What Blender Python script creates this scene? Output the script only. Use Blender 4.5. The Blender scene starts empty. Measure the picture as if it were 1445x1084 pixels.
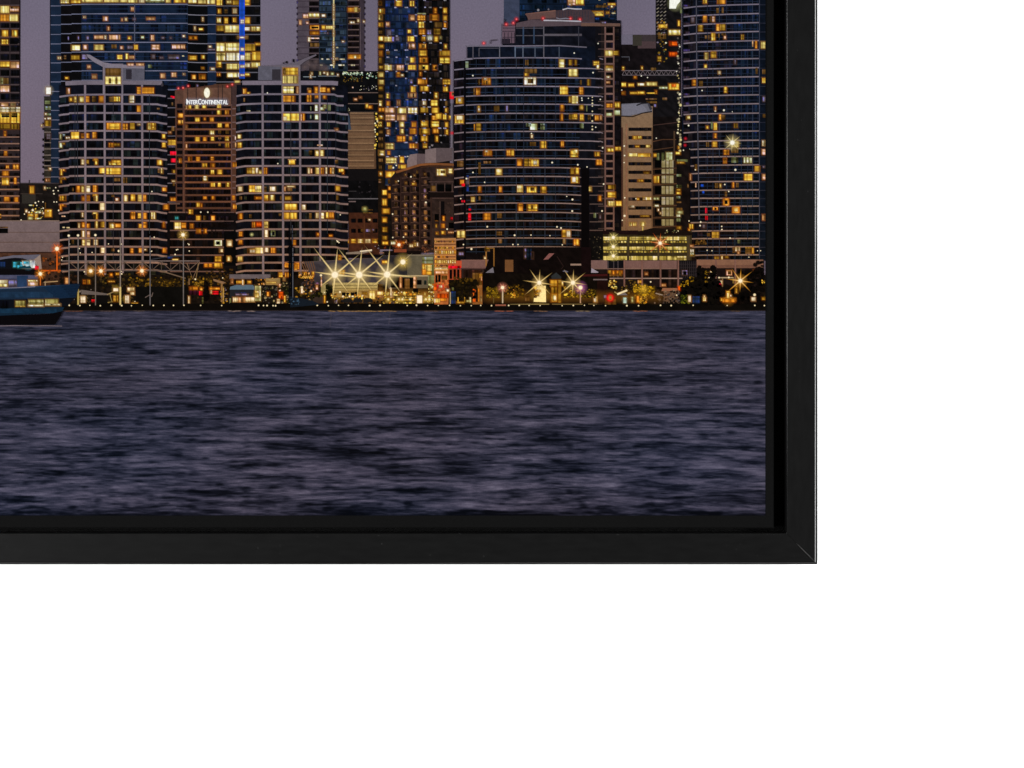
# A framed night-skyline print in a black floater frame, hung on a white wall (corner close-up).
import bpy, bmesh, math, random
import numpy as np

scene = bpy.context.scene
COL = scene.collection
rnd = random.Random(11)

S = 0.0005            # metres per print unit
D = 2.0               # camera distance to the face of the print
LAMP = 2.95            # how brightly the lamps light the print: inks are divided by it
CX, CY = 722.5, 542.0
PL, PT, PR, PB = -560.0, -300.0, 1080.0, 727.5      # printed area


def lin(c):
    c = c / 255.0
    return c / 12.92 if c <= 0.04045 else ((c + 0.055) / 1.055) ** 2.4


def alb(rgb):
    return tuple(lin(max(0.0, min(255.0, v))) / LAMP for v in rgb)


def wx(px, depth=0.0):
    return (px - CX) * S * (D + depth) / D


def wz(py, depth=0.0):
    return (CY - py) * S * (D + depth) / D


# ----------------------------------------------------------------------------- materials
def new_mat(name):
    m = bpy.data.materials.new(name)
    m.use_nodes = True
    nt = m.node_tree
    for n in list(nt.nodes):
        nt.nodes.remove(n)
    out = nt.nodes.new('ShaderNodeOutputMaterial')
    return m, nt, out


def ink_material():
    m, nt, out = new_mat('print_ink')
    N, L = nt.nodes.new, nt.links.new
    att = N('ShaderNodeAttribute'); att.attribute_name = 'ink'
    tc = N('ShaderNodeTexCoord')
    grain = N('ShaderNodeTexNoise'); grain.inputs['Scale'].default_value = 900.0
    grain.inputs['Detail'].default_value = 2.0
    mp = N('ShaderNodeMapRange')
    mp.inputs['From Min'].default_value = 0.25; mp.inputs['From Max'].default_value = 0.75
    mp.inputs['To Min'].default_value = 0.87; mp.inputs['To Max'].default_value = 1.13
    mul = N('ShaderNodeVectorMath'); mul.operation = 'SCALE'
    L(tc.outputs['Object'], grain.inputs['Vector'])
    L(grain.outputs['Fac'], mp.inputs['Value'])
    L(att.outputs['Color'], mul.inputs[0]); L(mp.outputs['Result'], mul.inputs['Scale'])
    p = N('ShaderNodeBsdfPrincipled')
    p.inputs['Roughness'].default_value = 0.8
    p.inputs['Specular IOR Level'].default_value = 0.0
    L(mul.outputs[0], p.inputs['Base Color'])
    tr = N('ShaderNodeBsdfTransparent'); mix = N('ShaderNodeMixShader')
    L(att.outputs['Alpha'], mix.inputs['Fac'])
    L(tr.outputs[0], mix.inputs[1]); L(p.outputs[0], mix.inputs[2])
    L(mix.outputs[0], out.inputs['Surface'])
    return m


def plain_material(name, rgb, rough, spec, bump=0.0, var=0.0, scale=400.0, stretch=(1, 1, 1)):
    m, nt, out = new_mat(name)
    N, L = nt.nodes.new, nt.links.new
    p = N('ShaderNodeBsdfPrincipled')
    p.inputs['Roughness'].default_value = rough
    p.inputs['Specular IOR Level'].default_value = spec
    tc = N('ShaderNodeTexCoord'); mpg = N('ShaderNodeMapping')
    mpg.inputs['Scale'].default_value = stretch
    nz = N('ShaderNodeTexNoise'); nz.inputs['Scale'].default_value = scale
    nz.inputs['Detail'].default_value = 4.0
    L(tc.outputs['Object'], mpg.inputs['Vector']); L(mpg.outputs['Vector'], nz.inputs['Vector'])
    rp = N('ShaderNodeValToRGB')
    rp.color_ramp.elements[0].position = 0.3; rp.color_ramp.elements[1].position = 0.7
    rp.color_ramp.elements[0].color = tuple(v * (1 - var) for v in rgb) + (1,)
    rp.color_ramp.elements[1].color = tuple(v * (1 + var) for v in rgb) + (1,)
    L(nz.outputs['Fac'], rp.inputs['Fac'])
    if 'lacquer' in name:
        n2 = N('ShaderNodeTexNoise'); n2.inputs['Scale'].default_value = 420.0; n2.inputs['Detail'].default_value = 1.0
        m2 = N('ShaderNodeMapRange'); m2.inputs['From Min'].default_value = 0.765; m2.inputs['From Max'].default_value = 0.86
        mx_ = N('ShaderNodeMixRGB'); mx_.inputs['Color2'].default_value = (0.016, 0.016, 0.016, 1)
        L(tc.outputs['Object'], n2.inputs['Vector']); L(n2.outputs['Fac'], m2.inputs['Value'])
        L(m2.outputs['Result'], mx_.inputs['Fac']); L(rp.outputs['Color'], mx_.inputs['Color1']); L(mx_.outputs['Color'], p.inputs['Base Color'])
    else:
        L(rp.outputs['Color'], p.inputs['Base Color'])
    if bump:
        b = N('ShaderNodeBump'); b.inputs['Strength'].default_value = bump
        b.inputs['Distance'].default_value = 0.0004
        L(nz.outputs['Fac'], b.inputs['Height']); L(b.outputs['Normal'], p.inputs['Normal'])
    L(p.outputs[0], out.inputs['Surface'])
    return m


INK = ink_material()
M_RAIL_H = plain_material('black_lacquer_horizontal', (0.0016,) * 3, 0.28, 0.34, 0.06, 0.30, 260.0, (0.25, 1, 1))
M_RAIL_V = plain_material('black_lacquer_vertical', (0.0016,) * 3, 0.28, 0.34, 0.06, 0.30, 260.0, (1, 1, 0.25))
M_CANVAS = plain_material('black_canvas', (0.0016,) * 3, 0.85, 0.03, 0.15, 0.2, 1500.0)
M_TRAY = plain_material('black_tray', (0.007,) * 3, 0.8, 0.08, 0.0, 0.2, 300.0)
M_WALL = plain_material('white_wall_paint', (0.90, 0.90, 0.90), 0.9, 0.2, 0.03, 0.01, 40.0)

# ----------------------------------------------------------------------------- ink drawing kit
CODE = {
    'y': (255, 204, 72), 'Y': (255, 234, 140), 'w': (255, 244, 200), 'W': (255, 255, 246),
    'o': (232, 156, 46), 'p': (232, 182, 128), 'd': (108, 78, 34), 'l': (122, 112, 132),
    'g': (212, 226, 172), 'G': (118, 128, 84), 'r': (236, 24, 38), 'b': (28, 78, 196),
    'c': (70, 190, 225), 'k': (9, 9, 11), 'R': (255, 104, 20), 'm': (172, 134, 40),
    't': (30, 46, 52), 'f': (182, 172, 96), 'h': (190, 180, 132), 'B': (26, 44, 74),
}
K = 1445.0 / 180.0
LAYER = 85e-6
LEVEL = 10e-6


class Ink:
    """Collects flat printed shapes; build() links them as ONE mesh object."""

    def __init__(self, layer):
        self.v, self.f, self.c = [], [], []
        self.base = layer * LAYER
        self.n = 0

    def _d(self, level):
        self.n += 1
        return self.base + level * LEVEL + (self.n % 17) * 0.6e-6

    def poly(self, pts, col, level=0, a=1.0, cols=None):
        d = self._d(level)
        i = len(self.v)
        for k, (x, y) in enumerate(pts):
            self.v.append((x, y, d))
            self.c.append(alb(cols[k] if cols else col) + (a,))
        self.f.append(tuple(range(i, i + len(pts))))

    def rect(self, x0, y0, x1, y1, col, level=0, col2=None):
        c2 = col2 or col
        self.poly([(x0, y0), (x1, y0), (x1, y1), (x0, y1)], col, level, cols=[col, col, c2, c2])

    def grid(self, xs, ys, fn, level=0):
        """fn(x, y, i, j) -> rgb, alpha"""
        d = self._d(level)
        i0 = len(self.v)
        nx, ny = len(xs), len(ys)
        for j, y in enumerate(ys):
            for i, x in enumerate(xs):
                rgb, a = fn(x, y, i, j)
                self.v.append((x, y, d)); self.c.append(alb(rgb) + (a,))
        for j in range(ny - 1):
            for i in range(nx - 1):
                q = i0 + j * nx + i
                self.f.append((q, q + 1, q + nx + 1, q + nx))

    def facade(self, x0, y0, x1, y1, col, var=0.18, step=6.0, col2=None, level=0):
        nx = max(1, int((x1 - x0) / step)); ny = max(1, int((y1 - y0) / step))
        xs = [x0 + (x1 - x0) * i / nx for i in range(nx + 1)]
        ys = [y0 + (y1 - y0) * j / ny for j in range(ny + 1)]
        c2 = col2 or col

        def fn(x, y, i, j):
            t = j / ny
            s = 1 + rnd.uniform(-var, var)
            return tuple((col[k] * (1 - t) + c2[k] * t) * s for k in range(3)), 1.0
        self.grid(xs, ys, fn, level)

    def win(self, x0, y0, x1, y1, code, level=4, rough=0.30, dark=0.09, fe=0.55):
        col = CODE[code] if isinstance(code, str) else code
        w, h = x1 - x0, y1 - y0
        nx = max(1, int(round(w / 2.0))); ny = max(1, int(round(h / 2.6)))
        lit = level >= 4 and sum(col) > 330 and min(w, h) > 1.6
        sh = 0.25 if lit else 0.0
        fx = 2.0 if lit else fe
        xs = [x0 - fx] + [x0 + sh + fe * 0.5 + (w - fe - 2 * sh) * i / nx for i in range(nx + 1)] + [x1 + fx]
        ys = [y0 - fx] + [y0 + sh + fe * 0.5 + (h - fe - 2 * sh) * j / ny for j in range(ny + 1)] + [y1 + fx]
        if lit:
            xs = [xs[0], x0 - 0.25] + xs[1:-1] + [x1 + 0.25, xs[-1]]
            ys = [ys[0], y0 - 0.25] + ys[1:-1] + [y1 + 0.25, ys[-1]]
        nX, nY = len(xs) - 1, len(ys) - 1
        cf = [rnd.uniform(1 - rough * 1.0, 1 + rough * 0.75) * (0.42 if rnd.random() < dark else 1.0) for _ in xs]
        rf = [rnd.uniform(1 - rough * 0.9, 1 + rough * 0.35) * (0.62 if rnd.random() < dark else 1.0) for _ in ys]
        rf[1] *= 1.08

        def fn(x, y, i, j):
            edge = i in (0, nX) or j in (0, nY)
            if lit and (edge or i in (1, nX - 1) or j in (1, nY - 1)):
                return (col[0] * 0.72, col[1] * 0.55, col[2] * 0.40), 0.0 if edge else 0.34
            t = cf[i] * rf[j]
            # thin ink goes orange, dense ink goes pale
            c = (col[0] * t, col[1] * t ** 1.12, col[2] * (t ** 1.4 if t < 1 else t ** 3.2))
            return c, 0.0 if edge else 1.0
        self.grid(xs, ys, fn, level)

    def line(self, pts, w, col, level=2, a=1.0):
        """soft edged stroke along a polyline"""
        d = self._d(level)
        n = len(pts)
        h = w * 0.5 + 0.35
        offs = (-h, -max(0.12, w * 0.5 - 0.35), max(0.12, w * 0.5 - 0.35), h)
        al = (0.0, a, a, 0.0)
        i0 = len(self.v)
        for k, (x, y) in enumerate(pts):
            xa, ya = pts[max(0, k - 1)]; xb, yb = pts[min(n - 1, k + 1)]
            L_ = math.hypot(xb - xa, yb - ya) or 1.0
            nx_, ny_ = -(yb - ya) / L_, (xb - xa) / L_
            s = 1 + rnd.uniform(-0.10, 0.10)
            for o, q in zip(offs, al):
                self.v.append((x + nx_ * o, y + ny_ * o, d))
                self.c.append(alb(tuple(v * s for v in col)) + (q,))
        for k in range(n - 1):
            for r in range(3):
                q = i0 + k * 4 + r
                self.f.append((q, q + 1, q + 5, q + 4))

    def hl(self, x0, x1, y, w, col, level=2, step=14.0):
        n = max(1, int((x1 - x0) / step))
        self.line([(x0 + (x1 - x0) * i / n, y) for i in range(n + 1)], w, col, level)

    def vl(self, x, y0, y1, w, col, level=3, step=14.0):
        n = max(1, int((y1 - y0) / step))
        self.line([(x, y0 + (y1 - y0) * i / n) for i in range(n + 1)], w, col, level)

    def disc(self, x, y, rings, level=5, n=14, sx=1.0, sy=1.0):
        """rings: list of (radius, rgb, alpha), first one is the centre (radius ignored)"""
        d = self._d(level)
        i0 = len(self.v)
        self.v.append((x, y, d)); self.c.append(alb(rings[0][1]) + (rings[0][2],))
        for r, col, a in rings[1:]:
            for k in range(n):
                t = 2 * math.pi * k / n
                self.v.append((x + r * sx * math.cos(t), y + r * sy * math.sin(t), d))
                self.c.append(alb(col) + (a,))
        for k in range(n):
            self.f.append((i0, i0 + 1 + k, i0 + 1 + (k + 1) % n))
        for q in range(len(rings) - 2):
            a0 = i0 + 1 + q * n; b0 = a0 + n
            for k in range(n):
                k2 = (k + 1) % n
                self.f.append((a0 + k, b0 + k, b0 + k2, a0 + k2))

    def dot(self, x, y, r, col=(255, 250, 225), level=5):
        self.disc(x, y, [(0, col, 1.0), (r * 0.6, col, 0.95), (r * 1.25, col, 0.0)], level, 9)

    def glow(self, x, y, r, col, a=0.5, level=5):
        self.disc(x, y, [(0, col, a), (r * 0.3, col, a * 0.55), (r * 0.6, col, a * 0.2), (r, col, 0.0)], level, 16)

    def star(self, x, y, rays, col, core, w=0.9, level=5):
        """rays: list of (dx, dy) tips"""
        self.glow(x, y, core * 5.0, col, 0.8, level)
        for dx, dy in rays:
            d = self._d(level)
            L_ = math.hypot(dx, dy)
            px_, py_ = -dy / L_, dx / L_
            i0 = len(self.v)
            for t, ww, a, c in ((0.0, w * 1.3, 1.0, (255, 252, 228)), (0.25, w * 0.9, 0.95, tuple(0.5 * v + 0.5 * k for v, k in zip(col, (255, 250, 215)))),
                                (0.6, w * 0.6, 0.75, col), (1.0, w * 0.2, 0.0, col)):
                for o, q in ((-1.0, 0.0), (0.0, a), (1.0, 0.0)):
                    self.v.append((x + dx * t + px_ * ww * 1.35 * o, y + dy * t + py_ * ww * 1.35 * o, d))
                    self.c.append(alb(c) + (q,))
            for k in range(3):
                for r in range(2):
                    q = i0 + k * 3 + r
                    self.f.append((q, q + 1, q + 4, q + 3))
        self.disc(x, y, [(0, (255, 255, 250), 1.0), (core, (255, 255, 245), 1.0), (core * 1.7, (255, 245, 190), 0.0)], level + 1)

    def mottle(self, x0, y0, x1, y1, pal, n, smin, smax, level=4, sq=1.0, a=1.0, soft=True):
        for _ in range(n):
            x = rnd.uniform(x0, x1); y = rnd.uniform(y0, y1)
            s = rnd.uniform(smin, smax); c = rnd.choice(pal)
            c = CODE[c] if isinstance(c, str) else c
            k = rnd.uniform(0.7, 1.15)
            c = tuple(v * k for v in c)
            sx = min(s * rnd.uniform(0.8, 1.4), max(0.4, (x1 - x0) / 2)); sy = s * sq * rnd.uniform(0.7, 1.2)
            x = min(max(x, x0 + sx), x1 - sx)
            if soft:
                self.disc(x, y, [(0, c, a), (0.55, c, a * 0.9), (1.0, c, 0.0)], level, 8, sx, sy)
            else:
                t = rnd.uniform(0, 6.28)
                self.poly([(x + sx * math.cos(t + q * 1.257) * rnd.uniform(.7, 1.1), y + sy * math.sin(t + q * 1.257) * rnd.uniform(.7, 1.1)) for q in range(5)], c, level, a)

    def W(self, ox, oy, data, level=4, **kw):
        for item in data.replace('\n', ' ').split(';'):
            p = item.split()
            if len(p) < 5:
                continue
            x0, y0, x1, y1 = (float(v) / K for v in p[:4])
            self.win(ox + x0, oy + y0, ox + x1, oy + y1, p[4], level, **kw)

    def PT(self, ox, oy, pts, col, level=0, **kw):
        self.poly([(ox + x / K, oy + y / K) for x, y in pts], col, level, **kw)

    def RT(self, ox, oy, x0, y0, x1, y1, col, level=0, col2=None):
        self.rect(ox + x0 / K, oy + y0 / K, ox + x1 / K, oy + y1 / K, col, level, col2)

    def FT(self, ox, oy, x0, y0, x1, y1, col, level=0, **kw):
        self.facade(ox + x0 / K, oy + y0 / K, ox + x1 / K, oy + y1 / K, col, level=level, **kw)

    def DT(self, ox, oy, data, r=1.1, col=(255, 250, 225)):
        for item in data.split(';'):
            p = item.split()
            if len(p) >= 2:
                self.dot(ox + float(p[0]) / K, oy + float(p[1]) / K, 0.8 * (float(p[2]) if len(p) > 2 else r), col)

    def build(self, name, parent, label=None):
        v = np.array(self.v, dtype=np.float64)
        # keep every printed shape inside the printed sheet
        v[:, 0] = np.clip(v[:, 0], PL, PR); v[:, 1] = np.clip(v[:, 1], PT, PB)
        co = np.empty_like(v)
        co[:, 0] = (v[:, 0] - CX) * S; co[:, 1] = -v[:, 2]; co[:, 2] = (CY - v[:, 1]) * S
        me = bpy.data.meshes.new(name)
        me.from_pydata([tuple(r) for r in co], [], self.f)
        ca = me.color_attributes.new('ink', 'FLOAT_COLOR', 'POINT')
        cc = np.array(self.c, dtype=np.float32)
        if name not in ('printed_sky', 'printed_ferry', 'printed_sailing_ship'):
            q = np.clip((v[:, 1] - 150.0) / 250.0, 0, 1).astype(np.float32)
            cc[:, 0] *= 1 + 0.16 * q; cc[:, 1] *= 1 - 0.05 * q; cc[:, 2] *= 1 - 0.30 * q
        ca.data.foreach_set('color', cc.ravel())
        me.materials.append(INK)
        o = bpy.data.objects.new(name, me)
        COL.objects.link(o)
        o.parent = parent
        if label:
            o['label'] = label
        return o


def solid(name, bm, mat, parent=None):
    bmesh.ops.recalc_face_normals(bm, faces=bm.faces[:])
    me = bpy.data.meshes.new(name); bm.to_mesh(me); bm.free()
    me.materials.append(mat)
    o = bpy.data.objects.new(name, me); COL.objects.link(o)
    if parent:
        o.parent = parent
    return o


def box_bm(x0, x1, y0, y1, z0, z1):
    bm = bmesh.new()
    vs = [bm.verts.new((x, y, z)) for x in (x0, x1) for y in (y0, y1) for z in (z0, z1)]
    for q in ((0, 1, 3, 2), (4, 6, 7, 5), (0, 4, 5, 1), (2, 3, 7, 6), (0, 2, 6, 4), (1, 5, 7, 3)):
        bm.faces.new([vs[i] for i in q])
    return bm


# ----------------------------------------------------------------------------- the wall
wall = solid('wall', box_bm(-4.0, 4.0, 0.0285, 0.16, -2.2, 2.2), M_WALL)
wall['kind'] = 'structure'

# ----------------------------------------------------------------------------- the framed print
root = bpy.data.objects.new('framed_print', None)
root.empty_display_size = 0.05
COL.objects.link(root)
root['label'] = 'black floater frame holding a night skyline print above dark rippled water, hung on white wall'
root['category'] = 'framed print'

# frame rails: outer rectangle and mitred, rounded profile
RF = -0.004                         # front of the rails
RB = 0.027                          # back of the rails
oxr, ozb = wx(1154.0, RF), wz(796.8, RF)
oxl, ozt = wx(PL - 75, RF), wz(PT - 72, RF)
RW = 0.0222                         # rail width
profile = []                        # (distance from the outer edge inward, depth)
ro, ri = 0.0016, 0.0007
LIP = 0.0008
profile += [(0.0, RB), (0.0, RF + 0.0021), (0.0002, RF + 0.0019), (LIP, RF + 0.0019)]
for k in range(9):
    t = math.pi / 2 * k / 8
    profile.append((LIP + ro - ro * math.cos(t), RF + ro - ro * math.sin(t)))
for k in range(7):
    t = math.pi / 2 * k / 6
    profile.append((RW - ri + ri * math.sin(t), RF + ri - ri * math.cos(t)))
profile.append((RW, RB))


def rail(side):
    bm = bmesh.new()
    ends = []
    for e in (0, 1):
        ring = []
        for t, y in profile:
            x0, x1, z0, z1 = oxl + t, oxr - t, ozb + t, ozt - t
            g = 0.00010
            if side == 'bottom': p = (x0 + g, z0) if e == 0 else (x1 - g, z0)
            if side == 'top': p = (x0 + g, z1) if e == 0 else (x1 - g, z1)
            if side == 'left': p = (x0, z0 + g) if e == 0 else (x0, z1 - g)
            if side == 'right': p = (x1, z0 + g) if e == 0 else (x1, z1 - g)
            ring.append(bm.verts.new((p[0], y, p[1])))
        ends.append(ring)
    n = len(profile)
    for i in range(n):
        j = (i + 1) % n
        f = bm.faces.new((ends[0][i], ends[0][j], ends[1][j], ends[1][i]))
        f.smooth = (3 < i < 12) or (12 < i < n - 2)
    caps = [bm.faces.new(ends[0]), bm.faces.new(ends[1][::-1])]
    es = [e for c in caps for e in c.edges if all(v.co.y < RF + 0.003 for v in e.verts)]
    bmesh.ops.bevel(bm, geom=es, offset=0.00022, segments=2, affect='EDGES', clamp_overlap=True)
    return solid('rail', bm, M_RAIL_H if side in ('bottom', 'top') else M_RAIL_V, root)


for side in ('right', 'bottom', 'left', 'top'):
    rail(side)

# added pale strip, painting in the edge highlight of the corner mitre
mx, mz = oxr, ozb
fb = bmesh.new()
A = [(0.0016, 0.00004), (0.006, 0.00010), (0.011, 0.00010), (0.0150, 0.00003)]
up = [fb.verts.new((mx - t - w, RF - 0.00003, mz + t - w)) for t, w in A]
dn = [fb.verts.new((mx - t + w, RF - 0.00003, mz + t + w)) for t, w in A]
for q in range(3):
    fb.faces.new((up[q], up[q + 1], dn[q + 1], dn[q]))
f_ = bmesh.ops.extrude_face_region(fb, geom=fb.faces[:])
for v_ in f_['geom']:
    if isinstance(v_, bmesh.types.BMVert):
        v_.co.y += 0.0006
solid('mitre_highlight', fb, plain_material('painted_mitre_highlight', (0.034, 0.033, 0.032), 0.7, 0.2, 0.0, 0.5, 900.0), root)
solid('backing_tray', box_bm(oxl + RW - 0.002, oxr - RW + 0.002, 0.0190, 0.0240, ozb + RW - 0.002, ozt - RW + 0.002), M_TRAY, root)
cm = box_bm(wx(PL - 12), wx(1092.3), 0.0003, 0.0188, wz(745.5), wz(PT - 14))
bmesh.ops.bevel(cm, geom=[e for e in cm.edges if all(v.co.y < 0.001 for v in e.verts)], offset=0.0008, segments=3, affect='EDGES')
canvas = solid('canvas_print', cm, M_CANVAS, root)

# ----------------------------------------------------------------------------- printed sky
k = Ink(0)
xs = [PL + (PR - PL) * i / 60 for i in range(61)]
ys = [PT + (440 - PT) * j / 40 for j in range(41)]


def sky_fn(x, y, i, j):
    t = max(0.0, min(1.0, (y + 40) / 340.0))
    r = 1 + rnd.uniform(-0.006, 0.006)
    c = (109 + 15 * t, 103 + 5 * t, 121 + 1 * t)
    w = 0.03 * math.sin(x * 0.021 + y * 0.013)
    return tuple(v * (r + w) for v in c), 1.0


k.grid(xs, ys, sky_fn, 0)
k.build('printed_sky', canvas, 'dusky mauve grey evening sky between the printed towers')


# ----------------------------------------------------------------------------- printed water
def vnoise(u, v, seed):
    r = np.random.RandomState(seed)
    T = r.rand(256, 256)
    iu = np.floor(u).astype(int); iv = np.floor(v).astype(int)
    fu = u - iu; fv = v - iv
    fu = fu * fu * (3 - 2 * fu); fv = fv * fv * (3 - 2 * fv)
    a = T[iv % 256, iu % 256]; b = T[iv % 256, (iu + 1) % 256]
    c = T[(iv + 1) % 256, iu % 256]; d = T[(iv + 1) % 256, (iu + 1) % 256]
    return (a * (1 - fu) + b * fu) * (1 - fv) + (c * (1 - fu) + d * fu) * fv


def water():
    x = np.concatenate([np.linspace(PL, 0, 120, endpoint=False), np.linspace(0, PR, 620)])
    y = np.linspace(436.5, PB, 330)
    X, Y = np.meshgrid(x, y)
    tt = (Y - 430.0) / 300.0
    sx = 10 + 34 * tt                      # stretch of a ripple along the water
    sy = 1.5 + 5.2 * tt
    vv = np.cumsum(np.broadcast_to((y[1] - y[0]) / (1.35 + 4.3 * (y[:, None] - 430) / 300.0), X.shape), axis=0)
    sh = 0.6 * (vnoise(X / 60.0, vv / 3.0, 5) - 0.5)
    near = np.clip(tt, 0, 1)
    n = np.zeros_like(X)
    for o, (fx, fy, w) in enumerate(((0.22, 0.36, 0.55), (0.50, 0.85, 0.95), (0.9, 1.7, 0.85), (2.2, 3.2, 0.60), (4.6, 5.6, 0.36))):
        n += w * (vnoise((X - 400.0) / 39.6 * fx * 1.7 * (1.45 - 0.55 * near) + 31.0 + 17.3 * o, (vv + sh) * fy * 1.25 + 3.7 * o, 20 + o) - 0.5)
    near = np.clip(tt, 0, 1)
    n = n * (0.76 + 0.48 * near)
    # long dark troughs
    tr = vnoise((X - 400.0) / 66.0 * (1.15 - 0.45 * near) + 23.1, (vv + sh) * 0.55 + 9.2, 77)
    tr = np.clip((tr - 0.66) / 0.26, 0, 1)
    tr2 = vnoise(X / 19.0 + 1.7, (vv + sh * 0.6) * 1.15 + 2.2, 78)
    tr2 = np.clip((tr2 - 0.68) / 0.25, 0, 1)
    val = 0.48 + 0.33 * n - (0.10 + 0.27 * near) * tr * (0.5 + 0.6 * vnoise(X / 15, vv * 2.1, 90)) - 0.20 * tr2
    # bright wind line near the far shore and the slightly darker band above it
    val += 0.10 * np.exp(-((Y - 470.5) / 1.3) ** 2) * (vnoise(X / 30, Y * 0 + 4, 8) > 0.35)
    val -= 0.09 * np.exp(-((Y - 465) / 2.6) ** 2)
    val -= 0.28 * np.clip((Y - 718) / 10, 0, 1)
    val = np.clip(val, 0.02, 1.0)
    stops = np.array([0.0, 0.22, 0.45, 0.68, 1.0])
    R_ = np.interp(val, stops, [8, 21, 51, 81, 121]); G_ = np.interp(val, stops, [10, 23, 51, 77, 115]); B_ = np.interp(val, stops, [16, 34, 67, 95, 134])
    pk = vnoise(X / 190 + 4, Y / 60 + 2, 61) - 0.5
    R_ = R_ + 5 * pk; B_ = B_ - 4 * pk
    # blue tint below the ferry
    bt = np.exp(-((X - 60) / 110) ** 2 - ((Y - 490) / 30) ** 2) * 0.2
    R_ = R_ * (1 - 0.25 * bt); G_ = G_ + 3 * bt; B_ = B_ + 6 * bt
    rgb = np.stack([R_, G_, B_], -1) / 255.0
    l = np.where(rgb <= 0.04045, rgb / 12.92, ((np.clip(rgb, 0, 1) + 0.055) / 1.055) ** 2.4) / LAMP
    ny, nx = X.shape
    co = np.stack([(X - CX) * S, np.full_like(X, -0.5 * LAYER), (CY - Y) * S], -1).reshape(-1, 3)
    idx = np.arange(nx * ny).reshape(ny, nx)
    q = np.stack([idx[:-1, :-1], idx[:-1, 1:], idx[1:, 1:], idx[1:, :-1]], -1).reshape(-1, 4)
    me = bpy.data.meshes.new('printed_water')
    me.vertices.add(len(co)); me.vertices.foreach_set('co', co.ravel())
    me.loops.add(q.size); me.loops.foreach_set('vertex_index', q.ravel())
    me.polygons.add(len(q)); me.polygons.foreach_set('loop_start', np.arange(0, q.size, 4))
    me.update(calc_edges=True)
    ca = me.color_attributes.new('ink', 'FLOAT_COLOR', 'POINT')
    rgba = np.concatenate([l.reshape(-1, 3), np.ones((len(co), 1))], 1).astype(np.float32)
    ca.data.foreach_set('color', rgba.ravel())
    me.materials.append(INK)
    o = bpy.data.objects.new('printed_water', me); COL.objects.link(o); o.parent = canvas
    o['label'] = 'dark slate blue rippled harbour water across the lower print'


water()


# ----------------------------------------------------------------------------- helpers for facades
def extend_up(k, x0, x1, y_bot, floor, base, line_col, cols, p_lit, pal, step=10.0):
    """the part of a tower that rises above the visible crop"""
    k.facade(x0, PT, x1, y_bot, base, 0.15, 9.0)
    y = y_bot
    while y > PT + floor:
        y -= floor
        k.hl(x0, x1, y, 1.2, line_col, 2, 40)
        x = x0 + 2
        while x < x1 - step * 0.8:
            if rnd.random() < p_lit:
                k.win(x, y + 2.0, x + step * 0.65, y + floor - 2.0, rnd.choice(pal))
            x += step


def panes(k, x0, x1, y0, y1, cols, cw, p=0.6, level=1):
    """dim panes of unlit glass of differing tint"""
    x = x0
    while x < x1 - 1:
        w = min(cw * rnd.uniform(0.6, 1.4), x1 - x)
        if rnd.random() < p:
            c = rnd.choice(cols); s = rnd.uniform(0.7, 1.25)
            q = max(0.0, min(1.0, (y0 - 170) / 170.0))
            c = (c[0] * (1 + 0.10 * q), c[1] * (1 - 0.16 * q), c[2] * (1 - 0.38 * q))
            k.win(x + 0.3, y0, x + w - 0.4, y1, tuple(v * s for v in c), level, 0.2, 0.12, 0.4)
        x += w


# ============================================================================= far towers
# brown tower at the far left
k = Ink(1)
k.facade(-70, PT, 28.6, 312, (42, 34, 36), 0.15)
for i, ty in enumerate((60, 160, 250, 325, 420, 500, 600, 690, 780, 870, 960, 1050)):
    y = ty / K
    k.hl(-70, 28.6, y, 1.6, (74, 62, 64))
    for x in range(-69, 28, 14):
        k.win(x + 0.5, y + 2.2, x + 12.2, y + 9.6, (15, 15, 18), 1, 0.3, 0.1)
for ty in (200, 590, 665, 740, 815, 890, 965, 1040):
    y = 120 + ty / K
    k.hl(-70, 28.6, y, 1.7, (128, 98, 86))
for ty in (145, 220, 295, 370, 443, 517):
    y = 240 + ty / K
    k.hl(-70, 28.6, y, 1.9, (138, 104, 86))
for yy in range(190, 308, 9):
    panes(k, -70, 28, yy, yy + 5.5, ((20, 17, 19), (26, 22, 24), (36, 34, 40)), 6, 0.8)
k.vl(13.9, 0, 130, 1.0, (50, 42, 44)); k.vl(28.2, PT, 312, 1.4, (22, 16, 22))
k.W(0, 0, """5 70 105 150 Y;115 80 210 130 p;120 80 205 100 d;5 165 105 240 o;110 165 205 240 Y;25 345 90 415 y;140 345 195 415 y;
20 450 90 500 y;115 435 200 500 k;5 700 110 755 y;120 705 215 770 p;5 885 35 950 g;40 885 95 950 d;5 975 105 1040 p""")
k.W(0, 120, """5 205 90 240 p;125 205 170 235 w;190 200 205 230 l;0 252 228 310 w;0 310 112 430 y;122 310 225 430 y;0 445 112 500 m;122 445 215 500 m;
45 525 70 580 o;50 750 80 800 o;70 910 100 945 o;150 900 210 955 o;30 975 95 1025 o;25 1050 100 1130 y;160 1050 185 1120 o""")
k.W(0, 120, "15 320 105 340 d;130 320 195 340 d;20 345 105 365 k;130 345 195 365 k", 5)
k.W(0, 240, "50 305 105 360 o;165 310 205 360 o;0 500 12 545 o")
for _ in range(60):
    x = rnd.uniform(-68, -8); y = rnd.uniform(PT, 300)
    k.win(x, y, x + rnd.uniform(3, 9), y + 6, rnd.choice('yoypk'))
k.build('printed_tower', canvas, 'brown printed tower at the far left with a bright double storey')

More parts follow.
